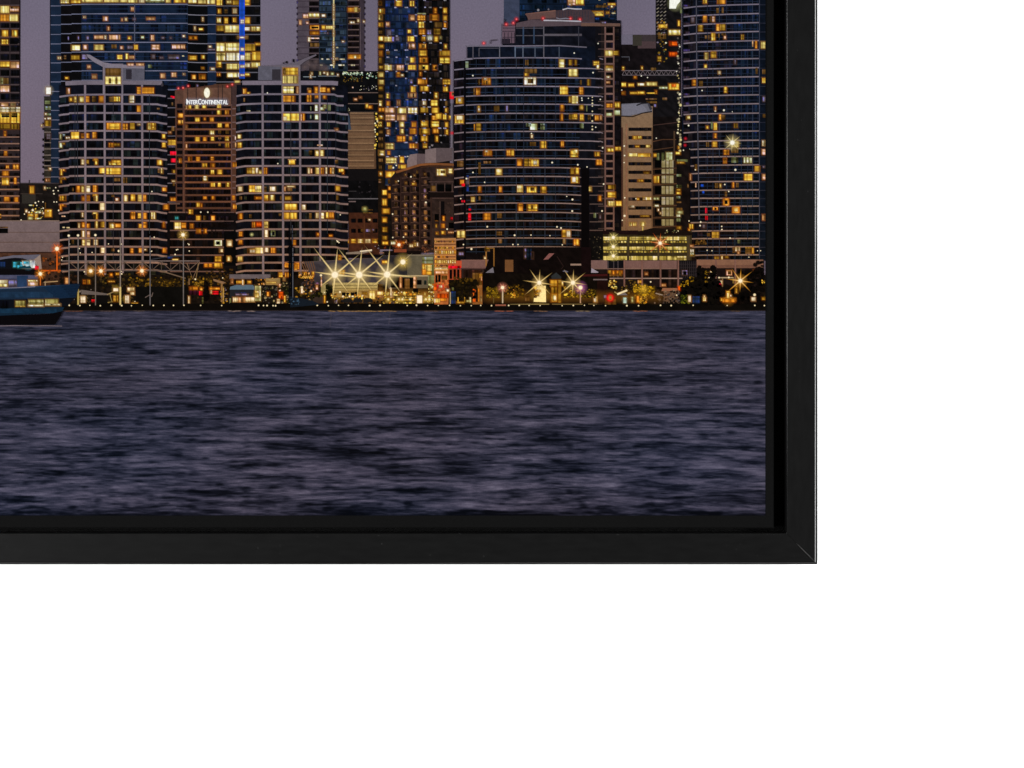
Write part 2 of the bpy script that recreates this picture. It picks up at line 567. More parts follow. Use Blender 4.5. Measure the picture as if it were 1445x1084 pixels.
# blue glass office tower with a yellow side bay
k = Ink(1)
k.facade(70.8, PT, 86, 330, (24, 36, 55), 0.12)
k.facade(86, PT, 115, 330, (13, 12, 14), 0.2)
k.facade(115, PT, 265, 330, (21, 32, 50), 0.14)
k.facade(265, PT, 293, 330, (10, 11, 13), 0.2)
k.facade(293, PT, 305, 330, (22, 34, 54), 0.14)
k.facade(305, PT, 367.5, 330, (13, 13, 16), 0.2)
k.vl(71.0, 0, 258, 0.9, (8, 10, 20)); k.vl(190, PT, 87, 1.4, (78, 82, 100))
lc = (116, 118, 142)
base_lines = [50 + 107.6 * i for i in range(-26, 24)]
for b in base_lines:
    y = b / K
    if y > 325:
        continue
    k.hl(71.5, 86, y + 2.3, 0.9, lc); k.hl(86, 101, y + 1.3, 1.0, lc); k.hl(101, 115, y + 0.4, 1.0, lc)
    k.hl(115, 265, y, 1.15, lc); k.line([(265, y + 1.2), (278, y + 1.8), (293, y + 2.0)], 1.0, (128, 126, 138))
    k.hl(293, 305, y + 1.5, 0.9, lc); k.hl(305, 367.5, y + 2.3, 1.3, (96, 94, 104))
    k.hl(115, 265, y + 6.5, 0.7, (30, 46, 76))
    panes(k, 116, 264, y + 2.0, y + 11, ((18, 27, 43), (25, 38, 58), (15, 21, 36)), 11, 0.5)
    panes(k, 306, 366, y + 4, y + 12, ((10, 10, 12), (22, 22, 26), (28, 26, 26)), 9, 0.7)
k.W(0, 0, """690 -10 780 36 Y;805 -10 910 34 y;925 -10 1165 28 Y;1180 -10 1445 26 Y;945 185 970 205 w;1170 190 1220 235 p;1375 210 1390 240 p;1415 205 1440 235 w;
1215 305 1240 345 p;1070 405 1170 440 p;1185 405 1205 440 w;1240 400 1360 448 p;980 410 1005 450 l;945 510 990 560 p;1070 510 1170 565 Y;1265 505 1320 550 d;
1365 525 1395 555 p;930 620 990 670 l;1330 625 1385 670 y;1425 610 1450 670 y;990 740 1025 780 p;1045 845 1095 890 p;810 515 905 570 Y;810 630 900 675 m;
740 875 775 895 y;655 645 690 670 w;725 630 750 670 d;880 410 895 450 l;770 415 780 455 l;870 190 900 240 (""" .replace('870 190 900 240 (', ''))
k.W(180, 0, """0 -10 110 30 Y;130 -10 190 30 w;205 -10 415 28 G;205 -10 415 14 g;435 -10 485 30 Y;530 -10 660 30 y;690 -10 780 35 Y;800 -10 885 40 Y;900 -10 990 45 Y;
40 85 70 125 p;215 200 310 225 p;60 205 90 230 l;155 410 185 435 g;265 400 300 460 p;625 400 650 420 w;5 415 40 445 y;75 510 115 560 y;0 520 60 555 l;275 510 360 560 p;
505 508 650 550 p;385 420 415 440 l;480 420 500 440 l;270 620 310 665 l;365 645 405 665 l;465 625 585 665 l;620 630 640 640 w;0 635 75 665 p;235 735 275 770 G;
375 835 425 885 p;500 825 550 870 p;630 835 650 850 w;845 200 860 240 w;755 300 770 345 w;810 322 855 342 y;700 415 785 445 o;695 635 780 675 y;840 630 870 665 y;
840 765 865 780 y;730 850 770 895 o;815 845 880 895 o;920 520 950 540 w;910 555 990 570 l;940 770 985 795 w;600 280 650 340 B""")
k.W(180, 0, """1010 -10 1070 60 y;1125 5 1175 40 Y;1185 5 1260 55 m;1330 -10 1385 60 y;1025 105 1055 150 y;1100 110 1130 150 d;1195 100 1235 150 w;1015 205 1055 255 Y;1100 205 1135 265 y;
1195 205 1230 250 y;1325 200 1385 265 y;1010 290 1100 350 m;1105 290 1265 365 Y;1320 310 1385 345 w;1405 305 1505 350 Y;1230 405 1370 445 d;1010 490 1110 580 Y;1115 490 1270 580 Y;
1330 500 1445 575 m;1450 490 1505 512 y;1010 600 1105 685 Y;1115 600 1270 685 w;1330 600 1390 680 Y;1410 590 1505 682 y;1010 705 1060 760 y;1125 725 1265 785 Y;1320 720 1385 760 w;
1405 710 1500 762 Y;1015 825 1050 860 o;1130 825 1265 875 Y;1330 835 1380 860 y;1215 915 1270 965 Y;780 960 800 990 l;990 965 1015 985 w;1040 960 1060 980 l""")
k.W(180, 0, "1268 -2400 1326 890 b", 5, rough=0.15, dark=0.0)
k.W(180, 0, "1282 225 1318 265 W;1270 418 1326 434 w;1282 545 1322 575 w;1280 630 1325 680 W;1275 740 1325 765 w;1275 845 1325 860 w", 6, dark=0)
for _ in range(150):
    x = rnd.uniform(120, 360); y = rnd.uniform(PT, -12)
    k.win(x, y, x + rnd.uniform(2, 6), y + rnd.uniform(2, 6), rnd.choice('ypwyl'))
k.build('printed_tower', canvas, 'blue glass printed office tower with a vertical blue light strip')

# slim tower behind the left condo, and the low dark block beside it
k = Ink(2)
k.facade(62.3, 136, 72, 312, (44, 40, 36), 0.25, 3.0)
for ty in (475, 535, 655, 725, 795, 855, 915, 965, 1045, 1110, 1180):
    k.hl(62, 72, 120 + ty / K, 1.2, (122, 110, 104))
    k.win(60.0, 120 + ty / K - 6, 62.0, 120 + ty / K - 3, (30, 26, 30), 3)
k.W(0, 120, """510 180 570 215 G;510 245 575 280 G;505 320 530 340 w;535 325 575 345 G;505 375 520 390 w;540 370 575 390 w;510 405 575 465 m;555 940 580 965 w;530 550 575 610 l;465 450 485 475 w;
510 590 560 640 k;510 660 565 700 k;510 870 570 900 k;520 1065 560 1090 p""")
k.glow(68.3, 127.5, 9, (240, 230, 190), 0.55)
k.win(65.0, 123.5, 71.8, 133, 'W', 6, 0.05, 0.0)
k.build('printed_tower', canvas, 'slim printed tower with a glaring white lamp on its top')

k = Ink(3)
k.facade(28.8, 258.5, 85, 312, (25, 22, 22), 0.25, 4.0)
k.hl(28.8, 84, 258.8, 1.3, (58, 52, 58)); k.hl(29, 60, 273.5, 1.0, (60, 52, 50))
k.line([(41.5, 254), (41.5, 259)], 0.9, (40, 36, 44)); k.RT(0, 240, 250, 275, 405, 380, (46, 44, 42), 1)
k.W(0, 240, """340 185 385 265 y;320 490 385 525 y;400 500 425 560 y;510 450 585 530 y;330 395 370 405 g;400 465 455 490 g;320 530 370 560 g;410 545 465 555 g;500 190 515 220 w;530 200 570 212 g;
510 370 520 430 d;480 480 505 500 W;290 450 310 480 w""")
k.DT(0, 240, "402 372 1.6;437 357;488 362;417 402;372 455 2.2;278 500;295 470;455 480 1.4;490 433 1.3;545 465;605 235 1.3;632 200;660 235;612 270 1.4;613 362;642 362;240 568 1.3;667 458 1.6;330 480 1.5")
k.mottle(40, 290, 62, 310, ('y', 'm', 'g', 'd', 'k', 'k'), 40, 0.5, 1.4)
k.build('printed_building', canvas, 'low dark printed block crowded with small white and yellow lights')

# mauve and teal tower in the middle
k = Ink(1)
k.facade(419.7, PT, 436, 101, (78, 69, 78), 0.10)
k.facade(436, PT, 450.5, 101, (34, 28, 32), 0.2)
k.facade(450.5, PT, 490.5, 101, (38, 50, 64), 0.14)
k.facade(490.5, PT, 508, 101, (40, 32, 34), 0.2)
k.facade(508, PT, 514.5, 101, (58, 49, 57), 0.14)
for i in range(-37, 12):
    y = 10 + i * 8.25
    k.hl(436, 450, y - 0.7, 1.2, (92, 78, 82)); k.hl(491, 507, y - 1.0, 1.1, (104, 84, 80))
    panes(k, 451, 469, y + 0.5, y + 5.2, ((52, 68, 84), (62, 78, 94), (24, 34, 46)), 8, 0.85)
    panes(k, 472, 490, y + 0.5, y + 5.2, ((52, 68, 84), (30, 40, 54), (20, 28, 40)), 7, 0.85)
    k.hl(450, 490, y + 6.4, 1.0, (20, 26, 36)); k.hl(420, 436, y, 0.8, (64, 54, 64))
    k.win(437, y + 1.5, 449, y + 5.5, (18, 14, 16), 1); k.win(491.5, y + 1.0, 506, y + 5.8, (22, 16, 17), 1)
    k.win(418.6, y, 420.4, y + 3, (56, 46, 56), 3); k.win(513.8, y, 515.6, y + 3, (50, 42, 50), 3)
k.vl(489.5, PT, 95, 1.0, (24, 22, 28)); k.vl(508.5, 10, 95, 0.8, (98, 84, 90))
k.vl(470.9, PT, 96, 1.8, (206, 194, 140), 5)
for i in range(-90, 30):
    if rnd.random() < 0.7:
        k.win(470.0, i * 3.3, 471.8, i * 3.3 + 1.8, 'w', 6)
k.W(360, 0, """605 155 725 195 Y;545 165 600 205 p;755 165 795 190 w;500 230 525 280 p;580 245 605 270 p;625 288 725 335 o;640 305 715 322 k;755 290 795 335 y;805 295 885 330 Y;
625 360 725 390 o;600 425 625 470 w;625 430 725 440 p;625 490 725 530 d;1050 90 1120 135 o;1125 85 1160 135 Y;1160 95 1190 135 d;1075 245 1125 265 w;1160 220 1180 250 w;1225 235 1242 255 w;
1055 620 1195 665 o;1120 630 1145 660 Y;750 665 770 675 w;810 668 840 676 w;860 655 880 676 l;910 660 935 676 w;955 668 1015 676 w;735 735 765 745 w;850 733 880 745 w;945 733 1010 745 w;
1085 733 1130 745 w;985 465 1010 478 w;920 535 940 545 w;815 365 830 385 l;780 370 800 380 l""")
for x, y, r in ((436, 91, 9), (444, 94, 8), (430, 95, 7), (454, 95, 8), (446, 87, 6), (460, 97, 7)):
    k.disc(x, y, [(0, (112, 94, 92), 0.6), (r * 0.5, (100, 86, 88), 0.4), (r, (90, 78, 82), 0.0)], 5)
for _ in range(60):
    x = rnd.uniform(422, 508); y = rnd.uniform(PT, -5)
    k.win(x, y, x + rnd.uniform(3, 9), y + 4, rnd.choice('yopw'))
k.build('printed_tower', canvas, 'mauve and teal printed tower with a thin lit line down its middle')

# dark block with the green-white roof lights and the beige blind wall
k = Ink(4)
k.facade(424, 100.5, 536, 312, (13, 13, 15), 0.3, 5.0)
k.PT(360, 0, [(505, 905), (640, 915), (890, 915), (980, 805), (560, 800)], (16, 18, 24), 1)
k.hl(428, 446, 108.6, 0.8, (150, 160, 165)); k.hl(449, 478, 107.6, 0.9, (120, 130, 138))
k.mottle(483, 101.8, 512.5, 106.2, ('g', 'g', 'W', (190, 230, 200)), 60, 0.5, 1.3)
k.mottle(484, 108, 512, 116, ('m', 'd', 'd', 'k', 'G'), 45, 0.5, 1.2)
k.mottle(516.5, 102.5, 533, 111, ('g', 'W', 'k', (170, 220, 190)), 32, 0.5, 1.2)
k.mottle(505, 120.5, 532, 127.5, ('w', 'w', 'l', 'k'), 26, 0.4, 1.0)
k.W(360, 0, "730 815 745 850 g;775 815 795 835 w;812 820 830 855 w;860 825 890 850 g;632 822 650 850 w;622 850 636 885 w;930 840 945 860 w;940 965 960 1010 d;1100 985 1112 998 p")
k.hl(478, 534, 131, 1.0, (120, 100, 92)); k.hl(486, 534, 146.5, 1.0, (116, 98, 90)); k.hl(486, 534, 158.2, 0.9, (70, 58, 54))
k.W(360, 120, "1255 215 1280 260 y;1285 235 1325 265 o;1120 155 1155 175 p;1180 135 1205 150 p;985 265 1060 298 G")
k.mottle(482, 151.5, 494, 157, ('w', 'd', 'g', 'k'), 20, 0.4, 0.9)
# beige wall
k.PT(360, 120, [(1070, 313), (1342, 313), (1352, 950), (1060, 950), (1015, 700), (1015, 560), (1050, 520), (1090, 505)], (106, 80, 60), 1)
k.PT(360, 120, [(1342, 345), (1356, 345), (1372, 950), (1352, 950)], (84, 62, 46), 1)
k.facade(495, 160, 526.5, 237.5, (108, 82, 61), 0.05, 5.0, level=2)
for i, ty in enumerate((318, 372, 440, 515, 590, 660, 730, 792, 857, 917)):
    k.hl(494.5 if ty < 500 else 487.5, 527.5, 120 + ty / K, 1.3, (134, 106, 80), 3)
    k.hl(494.5 if ty < 500 else 487.5, 527.5, 120 + ty / K + 2.2, 1.2, (90, 68, 52), 3)
k.facade(487.2, 190, 496, 237.5, (104, 78, 58), 0.06, 5.0, level=2)
k.PT(360, 120, [(1015, 345), (1065, 340), (1090, 505), (1045, 515), (1015, 420)], (58, 68, 84), 3)
k.RT(360, 120, 1015, 953, 1410, 1084, (19, 17, 19), 2)
for yy in range(328, 720, 26):
    k.dot(360 + (1378 + rnd.uniform(-22, 14)) / K, 120 + (yy + rnd.uniform(-8, 8)) / K, rnd.uniform(0.7, 2.0), rnd.choice(((250, 215, 90), (255, 245, 200), (230, 190, 60))))
k.hl(487, 536, 280.6, 1.3, (98, 96, 104)); k.hl(492, 502, 284.6, 1.4, (110, 96, 100)); k.hl(492, 503, 270, 0.8, (60, 58, 62))
k.mottle(505, 256, 525, 279, ((34, 32, 36), (24, 22, 26), (44, 40, 46)), 16, 0.6, 1.6)
k.glow(515, 295.5, 6, (210, 215, 120), 0.4); k.W(360, 240, "1220 425 1258 452 g;1270 448 1330 456 d;1225 482 1330 490 d")
# red brown base
k.FT(360, 240, 1062, 484, 1412, 1000, (62, 36, 26), 1, var=0.18, step=4)
for ty in (575, 690):
    k.W(360, 240, ';'.join('%d %d %d %d k' % (x, ty - 22, x + 50, ty + 20) for x in (1090, 1165, 1250, 1335)), 2)
k.W(360, 240, "1090 785 1140 825 y;1165 785 1225 825 Y;1250 785 1305 825 w;1330 785 1395 825 y;1200 670 1225 700 d;1255 670 1305 700 l;1285 555 1308 572 w;1330 670 1350 690 l;1020 790 1060 825 y")
k.vl(514, 305, 350, 1.2, (90, 56, 36))
k.build('printed_building', canvas, 'dark printed block with a beige blind wall and greenish roof lights')

# tower with blue glass and many amber windows
k = Ink(5)
k.facade(533.6, PT, 543, 352, (30, 22, 16), 0.3, 4.0); k.facade(543, 262, 575, 352, (20, 17, 16), 0.3, 4.0)
k.facade(543, PT, 590, 262, (24, 38, 64), 0.22, 5.0)
k.facade(590, PT, 634.5, 262, (22, 20, 22), 0.3, 4.0)
rows = [5.6 + 10.03 * i for i in range(-30, 26)]
for y in rows:
    k.hl(543, 590, y + 5.0, 1.6, (17, 26, 50)); k.hl(590, 634, y + 5.0, 2.0, (13, 12, 14))
    if y < 205:
        panes(k, 544, 589, y - 3.8, y + 3.6, ((22, 37, 62), (36, 52, 80), (28, 42, 68), (44, 54, 74), (16, 26, 46)), 5.5, 0.9)
        panes(k, 591, 633, y - 3.8, y + 3.6, ((34, 28, 26), (14, 14, 16), (44, 36, 30), (18, 16, 18)), 6, 0.9)
    for x in (547, 559, 574, 587, 599, 607, 622, 628):
        if rnd.random() < 0.5:
            k.win(x - 2 + rnd.uniform(-2, 2), y + 4.5, x + 1.6 + rnd.uniform(-1, 1), y + 5.8, (158, 156, 168), 5)
    if rnd.random() < 0.78:
        k.win(534.0 + rnd.uniform(0, 1.5), y - 3.5 + rnd.uniform(-1, 1.5), 537.5 + rnd.uniform(0, 5), y + rnd.uniform(1.2, 3.4), rnd.choice('yymoYd'), rough=0.5)
    else:
        k.win(534.5, y - 2, 540, y + 2, 'd')
k.vl(543.2, PT, 260, 1.0, (16, 16, 22)); k.vl(634.2, PT, 150, 1.2, (20, 16, 18))
k.W(540, 0, """145 10 215 70 y;310 15 355 70 y;580 95 610 150 o;690 95 725 150 y;305 175 360 230 p;395 170 480 230 o;390 152 490 162 g;540 170 630 230 o;690 180 725 230 y;40 255 75 300 p;410 250 465 315 y;
585 255 670 310 d;695 255 725 310 o;45 340 95 400 l;285 340 320 375 y;415 335 480 390 o;500 340 550 390 l;585 330 650 390 m;20 420 100 470 Y;100 420 130 470 l;150 420 185 460 l;285 415 355 470 y;
445 420 480 460 y;515 415 555 455 W;585 415 625 470 y;645 415 665 440 g;300 495 365 550 p;415 500 490 550 o;700 505 725 550 y;415 575 495 630 y;650 580 760 630 y;40 585 80 620 d;315 655 365 710 y;
420 655 505 710 o;650 655 760 715 y;25 740 100 795 Y;100 740 135 795 l;160 740 235 795 p;290 740 375 790 y;415 740 515 790 y;570 740 610 795 o;160 820 195 870 o;205 845 235 865 w;420 820 440 860 o;
310 900 340 945 l;400 895 500 955 o;685 905 765 955 y;320 980 370 1045 y;430 980 515 1030 y;690 985 735 1035 y""")
k.W(540, 0, "452 755 478 785 k;460 665 480 705 d;595 755 610 785 k;450 510 475 545 d", 5)
k.W(540, 120, """45 100 75 150 y;290 95 380 140 p;345 100 355 140 k;590 90 625 150 y;45 185 80 235 o;165 175 195 230 p;455 180 490 225 w;550 175 620 235 y;30 260 140 320 p;170 260 265 320 Y;290 260 390 320 Y;
430 255 510 310 m;560 260 630 315 y;710 265 735 310 y;35 340 140 400 p;165 340 265 400 p;560 350 620 395 o;600 325 665 385 y;685 335 720 390 y;750 350 775 390 y;50 425 85 470 y;195 420 240 475 Y;
330 420 380 475 o;440 410 510 470 y;555 415 635 475 y;710 425 740 475 y;50 510 80 560 p;200 500 235 555 Y;310 495 380 555 o;425 500 525 555 y;570 495 630 545 o;710 505 740 560 y;165 580 255 640 o;
305 585 330 625 y;440 580 505 635 y;600 580 625 640 y;35 665 125 725 Y;305 665 395 715 o;460 665 500 710 y;55 750 85 790 o;40 825 155 885 Y;195 815 240 880 y;180 905 265 955 y;40 985 145 1045 y;
65 910 110 955 m;710 185 735 235 d""")
k.W(540, 240, "40 20 145 80 y;60 110 150 155 d;65 190 95 225 o;65 270 95 315 o;0 230 45 280 y;0 330 45 400 y;0 440 75 490 y;0 540 45 590 y;0 650 50 700 m;0 750 50 790 m", 5)
k.DT(540, 120, "190 805;120 938 1.7;155 912 1.3;285 810")
k.glow(606.5, 53.5, 6, (235, 250, 235), 0.6)
for y in rows:
    if y < -4:
        for x in (545, 559, 577, 592, 610, 626):
            if rnd.random() < 0.4:
                k.win(x, y - 3, x + rnd.uniform(4, 9), y + 3, rnd.choice('yyopo'))
k.build('printed_tower', canvas, 'printed tower of dark blue glass studded with amber windows')

# blue tower behind the round condo
k = Ink(1)
k.facade(711, PT, 733, 35, (58, 64, 84), 0.1)
k.facade(733, PT, 870.5, 66, (18, 30, 48), 0.3, 5.0)
for y in range(int(PT), 30, 9):
    k.hl(733, 870, y, 1.1, (12, 18, 28))
    panes(k, 734, 868, y + 1.5, y + 7, ((20, 40, 64), (12, 20, 30), (24, 36, 52)), 10, 0.6)
    for x in range(736, 866, 10):
        if y < -10 and rnd.random() < 0.25:
            k.win(x, y + 2, x + 6, y + 7, rnd.choice('ypgl'))
k.W(720, 0, "655 -10 740 55 p;745 -10 830 55 y;670 45 690 60 w;920 130 1055 178 y;930 138 1050 152 Y;1090 135 1120 155 y;1150 145 1190 155 w;970 62 1100 85 d;1110 40 1190 60 y;1140 65 1160 85 Y;1000 -5 1020 5 w")
k.mottle(842, 5, 869, 24, ('d', 'd', 'k', 'm'), 30, 0.5, 1.2)
k.build('printed_tower', canvas, 'deep blue printed tower rising behind the round condo crown')

# dark block with a roof truss, between the round condo and the right edge
k = Ink(3)
k.facade(870, 49.5, 926, 165, (20, 16, 18), 0.3, 5.0)
k.poly([(868, 49), (868, 63), (893, 63), (893, 49)], (108, 102, 118), 1)
k.RT(900, 0, -58, 395, 205, 470, (58, 50, 52), 2); k.RT(900, 0, 0, 470, 205, 550, (74, 58, 60), 2); k.RT(900, 0, -58, 400, 45, 520, (56, 52, 46), 3)
k.hl(876, 957, 99.8, 0.9, (122, 112, 118)); k.hl(878, 956, 106.2, 0.9, (104, 96, 102))
for i in range(12):
    x = 878 + i * 6.5
    k.line([(x, 106), (x + 3.2, 100), (x + 6.5, 106)], 0.7, (112, 100, 104), 3)
k.line([(874, 80.5), (888, 80.5), (888, 86)], 1.0, (80, 80, 88), 3)
k.W(720, 0, "1260 940 1310 980 y;1340 950 1400 980 y;1260 1040 1300 1070 o;1360 1045 1445 1065 y;1270 760 1290 795 y;1400 865 1430 890 o")
k.W(900, 0, "0 945 75 970 Y;95 935 215 970 Y;0 1040 75 1065 y;100 1050 215 1062 y;195 1025 215 1060 o;40 755 55 790 y;150 770 205 800 d;245 985 335 1005 g;100 1150 215 1170 d")
k.DT(900, 0, "1 0 0.1;110 880;40 862 1.2"); k.DT(720, 0, "1262 1022 1.2")
k.W(900, 120, "280 145 330 170 d;180 220 210 250 l;90 155 215 168 d")
k.build('printed_building', canvas, 'low black printed block with a pale lattice truss on its roof')

# thin busy tower left of the right-hand condo
k = Ink(2)
k.facade(925.3, PT, 961, 170, (20, 18, 20), 0.3, 4.0)
k.FT(900, 120, 170, 360, 680, 1700, (22, 17, 17), 0.5, var=0.35, step=5)
for i in range(-60, 10):
    y = i * 5.0 + 6
    for x in range(0, 3):
        k.line([(926.5 + x * 5, y + 2.2), (929.8 + x * 5, y)], 1.0, rnd.choice(((120, 112, 110), (84, 76, 70), (150, 140, 120))), 3)
k.mottle(926, 28, 942, 42, ('y', 'm', 'p', 'd', 'o'), 20, 0.6, 1.5)
k.mottle(926, 46, 942, 90, ('d', 'd', 'G', 'k', 'm', 'l'), 46, 0.6, 1.9)
k.W(900, 0, "350 340 480 395 Y;360 475 445 515 R;360 595 445 635 R;350 950 465 1015 y;235 280 330 315 y;455 235 475 295 y;230 385 320 440 d;225 640 265 695 m", dark=0.05)
k.W(900, 0, "385 955 432 985 R", 5)
k.glow(953, 5, 13, (245, 245, 180), 0.6)
k.poly([(945, -10), (960, -10), (960, 2), (955.5, 7), (953.5, 12.3), (944.5, 12.3)], (255, 255, 244), 6)
k.W(900, 0, "480 90 560 150 G;510 180 522 215 c", 4); k.DT(900, 0, "515 145 1.3;515 60 1.1;460 720 1.6;475 530 1.4;318 487 1.4;440 810 1.2")
for yy in range(90, 760, 24):
    k.dot(900 + (470 + rnd.uniform(-20, 16)) / K, 120 + (yy + rnd.uniform(-9, 9)) / K, rnd.uniform(0.8, 2.2), rnd.choice(((160, 150, 120), (230, 215, 150), (120, 100, 80), (250, 240, 200))))
for yy in range(440, 960, 38):
    k.dot(900 + (465 + rnd.uniform(-15, 12)) / K, (yy + rnd.uniform(-9, 9)) / K, rnd.uniform(0.8, 1.8), rnd.choice(((120, 110, 100), (90, 80, 76), (200, 180, 120))))
k.line([(921, 177), (955, 173)], 1.0, (70, 50, 46)); k.line([(921, 200), (935, 197), (954, 197)], 1.2, (84, 58, 42)); k.line([(921, 212), (950, 208)], 1.0, (76, 54, 40))
k.vl(951.5, 185, 320, 2.2, (74, 56, 42))
k.W(900, 120, "505 290 515 330 y;455 695 470 725 y;180 780 212 812 y", 5); k.DT(900, 120, "210 603 1.1;517 740 1.2;592 722 1.4")
k.build('printed_tower', canvas, 'thin printed tower with a glaring white sign and orange panels')

# beige concrete office block and its glazed annex
k = Ink(4)
k.facade(876, 150, 921, 329, (130, 104, 80), 0.06, 5.0, (124, 96, 72))
k.PT(900, 120, [(-185, 215), (0, 205), (110, 200), (160, 268), (165, 310), (-20, 335), (-110, 360), (-185, 350)], (104, 102, 112), 1)
k.PT(900, 120, [(-185, 228), (-20, 212), (40, 212), (105, 280), (100, 300), (-20, 328), (-105, 345), (-170, 345)], (116, 114, 126), 2)
k.line([(898, 149), (906, 146), (914, 145.4)], 1.6, (28, 26, 30), 3); k.line([(876, 164), (893, 164.8), (906, 160), (920, 157.5)], 1.4, (38, 28, 22), 3)
k.PT(900, 120, [(105, 205), (125, 205), (165, 270), (140, 290)], (60, 58, 66), 3)
for i, yy in enumerate((180.5, 192.3, 204.6, 216.8, 229.2, 241.2, 253.2, 266, 279, 291.5, 303.8)):
    k.win(887, yy, 919, yy + 4.2, (20, 17, 18), 3, 0.25, 0.05)
    for _ in range(3):
        x = rnd.uniform(887, 914); k.win(x, yy, x + rnd.uniform(1, 4), yy + 4, rnd.choice(((44, 36, 30), (60, 46, 34), (12, 12, 14))), 4)
k.vl(884, 175, 329, 2.0, (134, 96, 74)); k.vl(877.5, 180, 320, 3.0, (70, 46, 38)); k.vl(920.3, 180, 329, 1.6, (98, 74, 54))
k.W(900, 120, "5 580 40 610 y;-55 580 -5 615 y;95 680 140 708 Y;-25 685 15 705 y;-105 775 -5 810 Y;0 778 140 812 y;70 985 130 1005 m", 5)
k.W(720, 240, "1350 595 1378 632 Y;1390 595 1428 632 Y;1350 400 1405 425 W", 5)
k.W(900, 240, "0 110 60 132 y;60 305 75 340 Y;88 308 152 340 Y;-10 315 15 340 y;30 515 130 530 m", 5)
k.DT(720, 120, "1292 692 1.5;1295 800 1.4;1290 880 1.1"); k.DT(720, 240, "1297 315 1.4;1295 520 2.0;1270 570 1.2;1425 325 1.3")
# annex with pale window columns
k.FT(900, 240, 165, -100, 440, 690, (40, 29, 23), 1, var=0.2, step=4)
for y0, y1 in ((-114, -30), (-20, 40), (65, 148), (185, 272), (310, 392), (430, 522), (560, 628)):
    for x0, x1 in ((272, 310), (322, 350), (360, 402)):
        k.W(900, 240, "%d %d %d %d h" % (x0, y0, x1, y1), 3, rough=0.14, dark=0)
    k.W(900, 240, "%d %d %d %d k" % (195, y0, 262, y1), 3)
    k.line([(921, 240 + (y1 + 22) / K), (955, 240 + (y1 + 8) / K)], 1.3, (86, 60, 42), 4)
k.poly([(933, 225), (951, 225), (951, 318), (933, 318)], (84, 66, 34), 5, 0.22)
k.W(900, 240, "185 70 240 145 y;180 310 240 335 g;190 395 235 415 g;225 440 240 465 w;250 480 265 500 w", 5)
for y in (50, 170, 215, 250, 300, 355, 430, 465, 500, 550, 640):
    k.W(900, 240, "440 %d %d %d %s" % (y, rnd.randint(480, 515), y + rnd.randint(18, 34), rnd.choice('yGgmd')), 5)
k.W(900, 120, "430 760 480 785 y;445 845 565 870 G;440 870 530 890 m;215 775 240 850 G;270 770 300 858 G;320 765 350 858 g;355 765 390 850 g;180 1040 230 1084 y", 5)
k.glow(907, 316, 6, (235, 225, 110), 0.6); k.win(904, 314, 910, 319, 'Y', 6); k.vl(907, 319, 327, 1.3, (220, 200, 110), 5)
k.build('printed_building', canvas, 'beige printed concrete office block with slotted windows and a slanted grey roof')


# ============================================================================= waterfront condos
SLAB = (120, 110, 122)
SLAB2 = (138, 110, 100)


def condo(k, xl, xr, top, floors, cols, curve, tint, dark):
    k.facade(xl, top, xr, 396, dark, 0.3, 5.0)
    for i, y in enumerate(floors):
        yn = floors[i + 1] if i + 1 < len(floors) else y + 11.5
        panes(k, xl + 1, xr - 1, y + 2.2, yn - 2.0, tint, 6.5, 0.75)
    for i, y in enumerate(floors):
        t = i / len(floors)
        c = tuple(a * (1 - t) + b * t for a, b in zip(SLAB, SLAB2))
        k.line(curve(y), 2.5, c, 2)
    for x in cols:
        k.line([(x + (0.9 * j / 10.0), top + (388 - top) * j / 10.0) for j in range(11)], 2.9, (122, 110, 120), 3)


TINT = ((16, 18, 28), (24, 34, 42), (32, 44, 48), (12, 13, 20), (20, 26, 40), (10, 10, 14))
JF = [133.9, 146.8, 159.6, 172.1, 184.8, 197.5, 210.3, 222.8, 235.5, 248.3, 260.2, 273, 285.8, 298.3, 311.2, 323.5, 336.2, 348.1, 359.3, 370.2, 381, 392]


def jcurve(y):
    if y < 137:
        return [(84, y + 3.0), (97, y + 1), (118, y), (150, y - 0.3), (200, y), (224, y + 0.8), (234, y + 2.2)]
    return [(83, y + 3.3), (90, y + 2.2), (97, y + 1.6), (98.5, y + 0.3), (118, y), (150, y), (200, y + 0.3), (222, y + 0.6), (228, y + 2.0), (236, y + 3.0)]


k = Ink(6)
condo(k, 84, 236.5, 120, JF, (120.2, 147.6, 172.4, 200.6), jcurve, TINT, (14, 15, 22))
k.facade(92.5, 114, 229, 134, (15, 16, 24), 0.25, level=0)
k.line([(92.5, 117.8), (118, 116.8), (146, 116.8), (180, 116.6), (229, 117.2)], 6.0, (112, 103, 114), 2)
k.line([(229, 118), (229.2, 122)], 3.0, (60, 54, 60), 2)
k.facade(145.3, 90, 174, 134, (110, 102, 112), 0.06, 6, level=2)
k.facade(174, 93, 204, 113.2, (88, 86, 98), 0.06, 6, level=2); k.rect(178, 98, 186, 112, (46, 42, 50), 3)
k.poly([(122.5, 77), (127, 77.5), (137, 83.5), (147, 88.3), (160, 90.6), (204, 93), (204, 97), (160, 95.8), (146, 95), (133, 88), (124, 81)], (126, 118, 130), 3)
k.vl(146.5, 90, 134, 2.4, (128, 118, 128)); k.vl(172.6, 96, 134, 2.4, (118, 110, 122))
k.W(0, 0, "1195 775 1370 860 d;1195 870 1370 955 Y;1195 975 1375 1060 k;1235 890 1260 945 d;1310 890 1330 945 d")
k.W(180, 0, "0 720 70 745 p;100 720 185 745 p;110 990 150 1065 o;165 995 300 1060 o", 5)
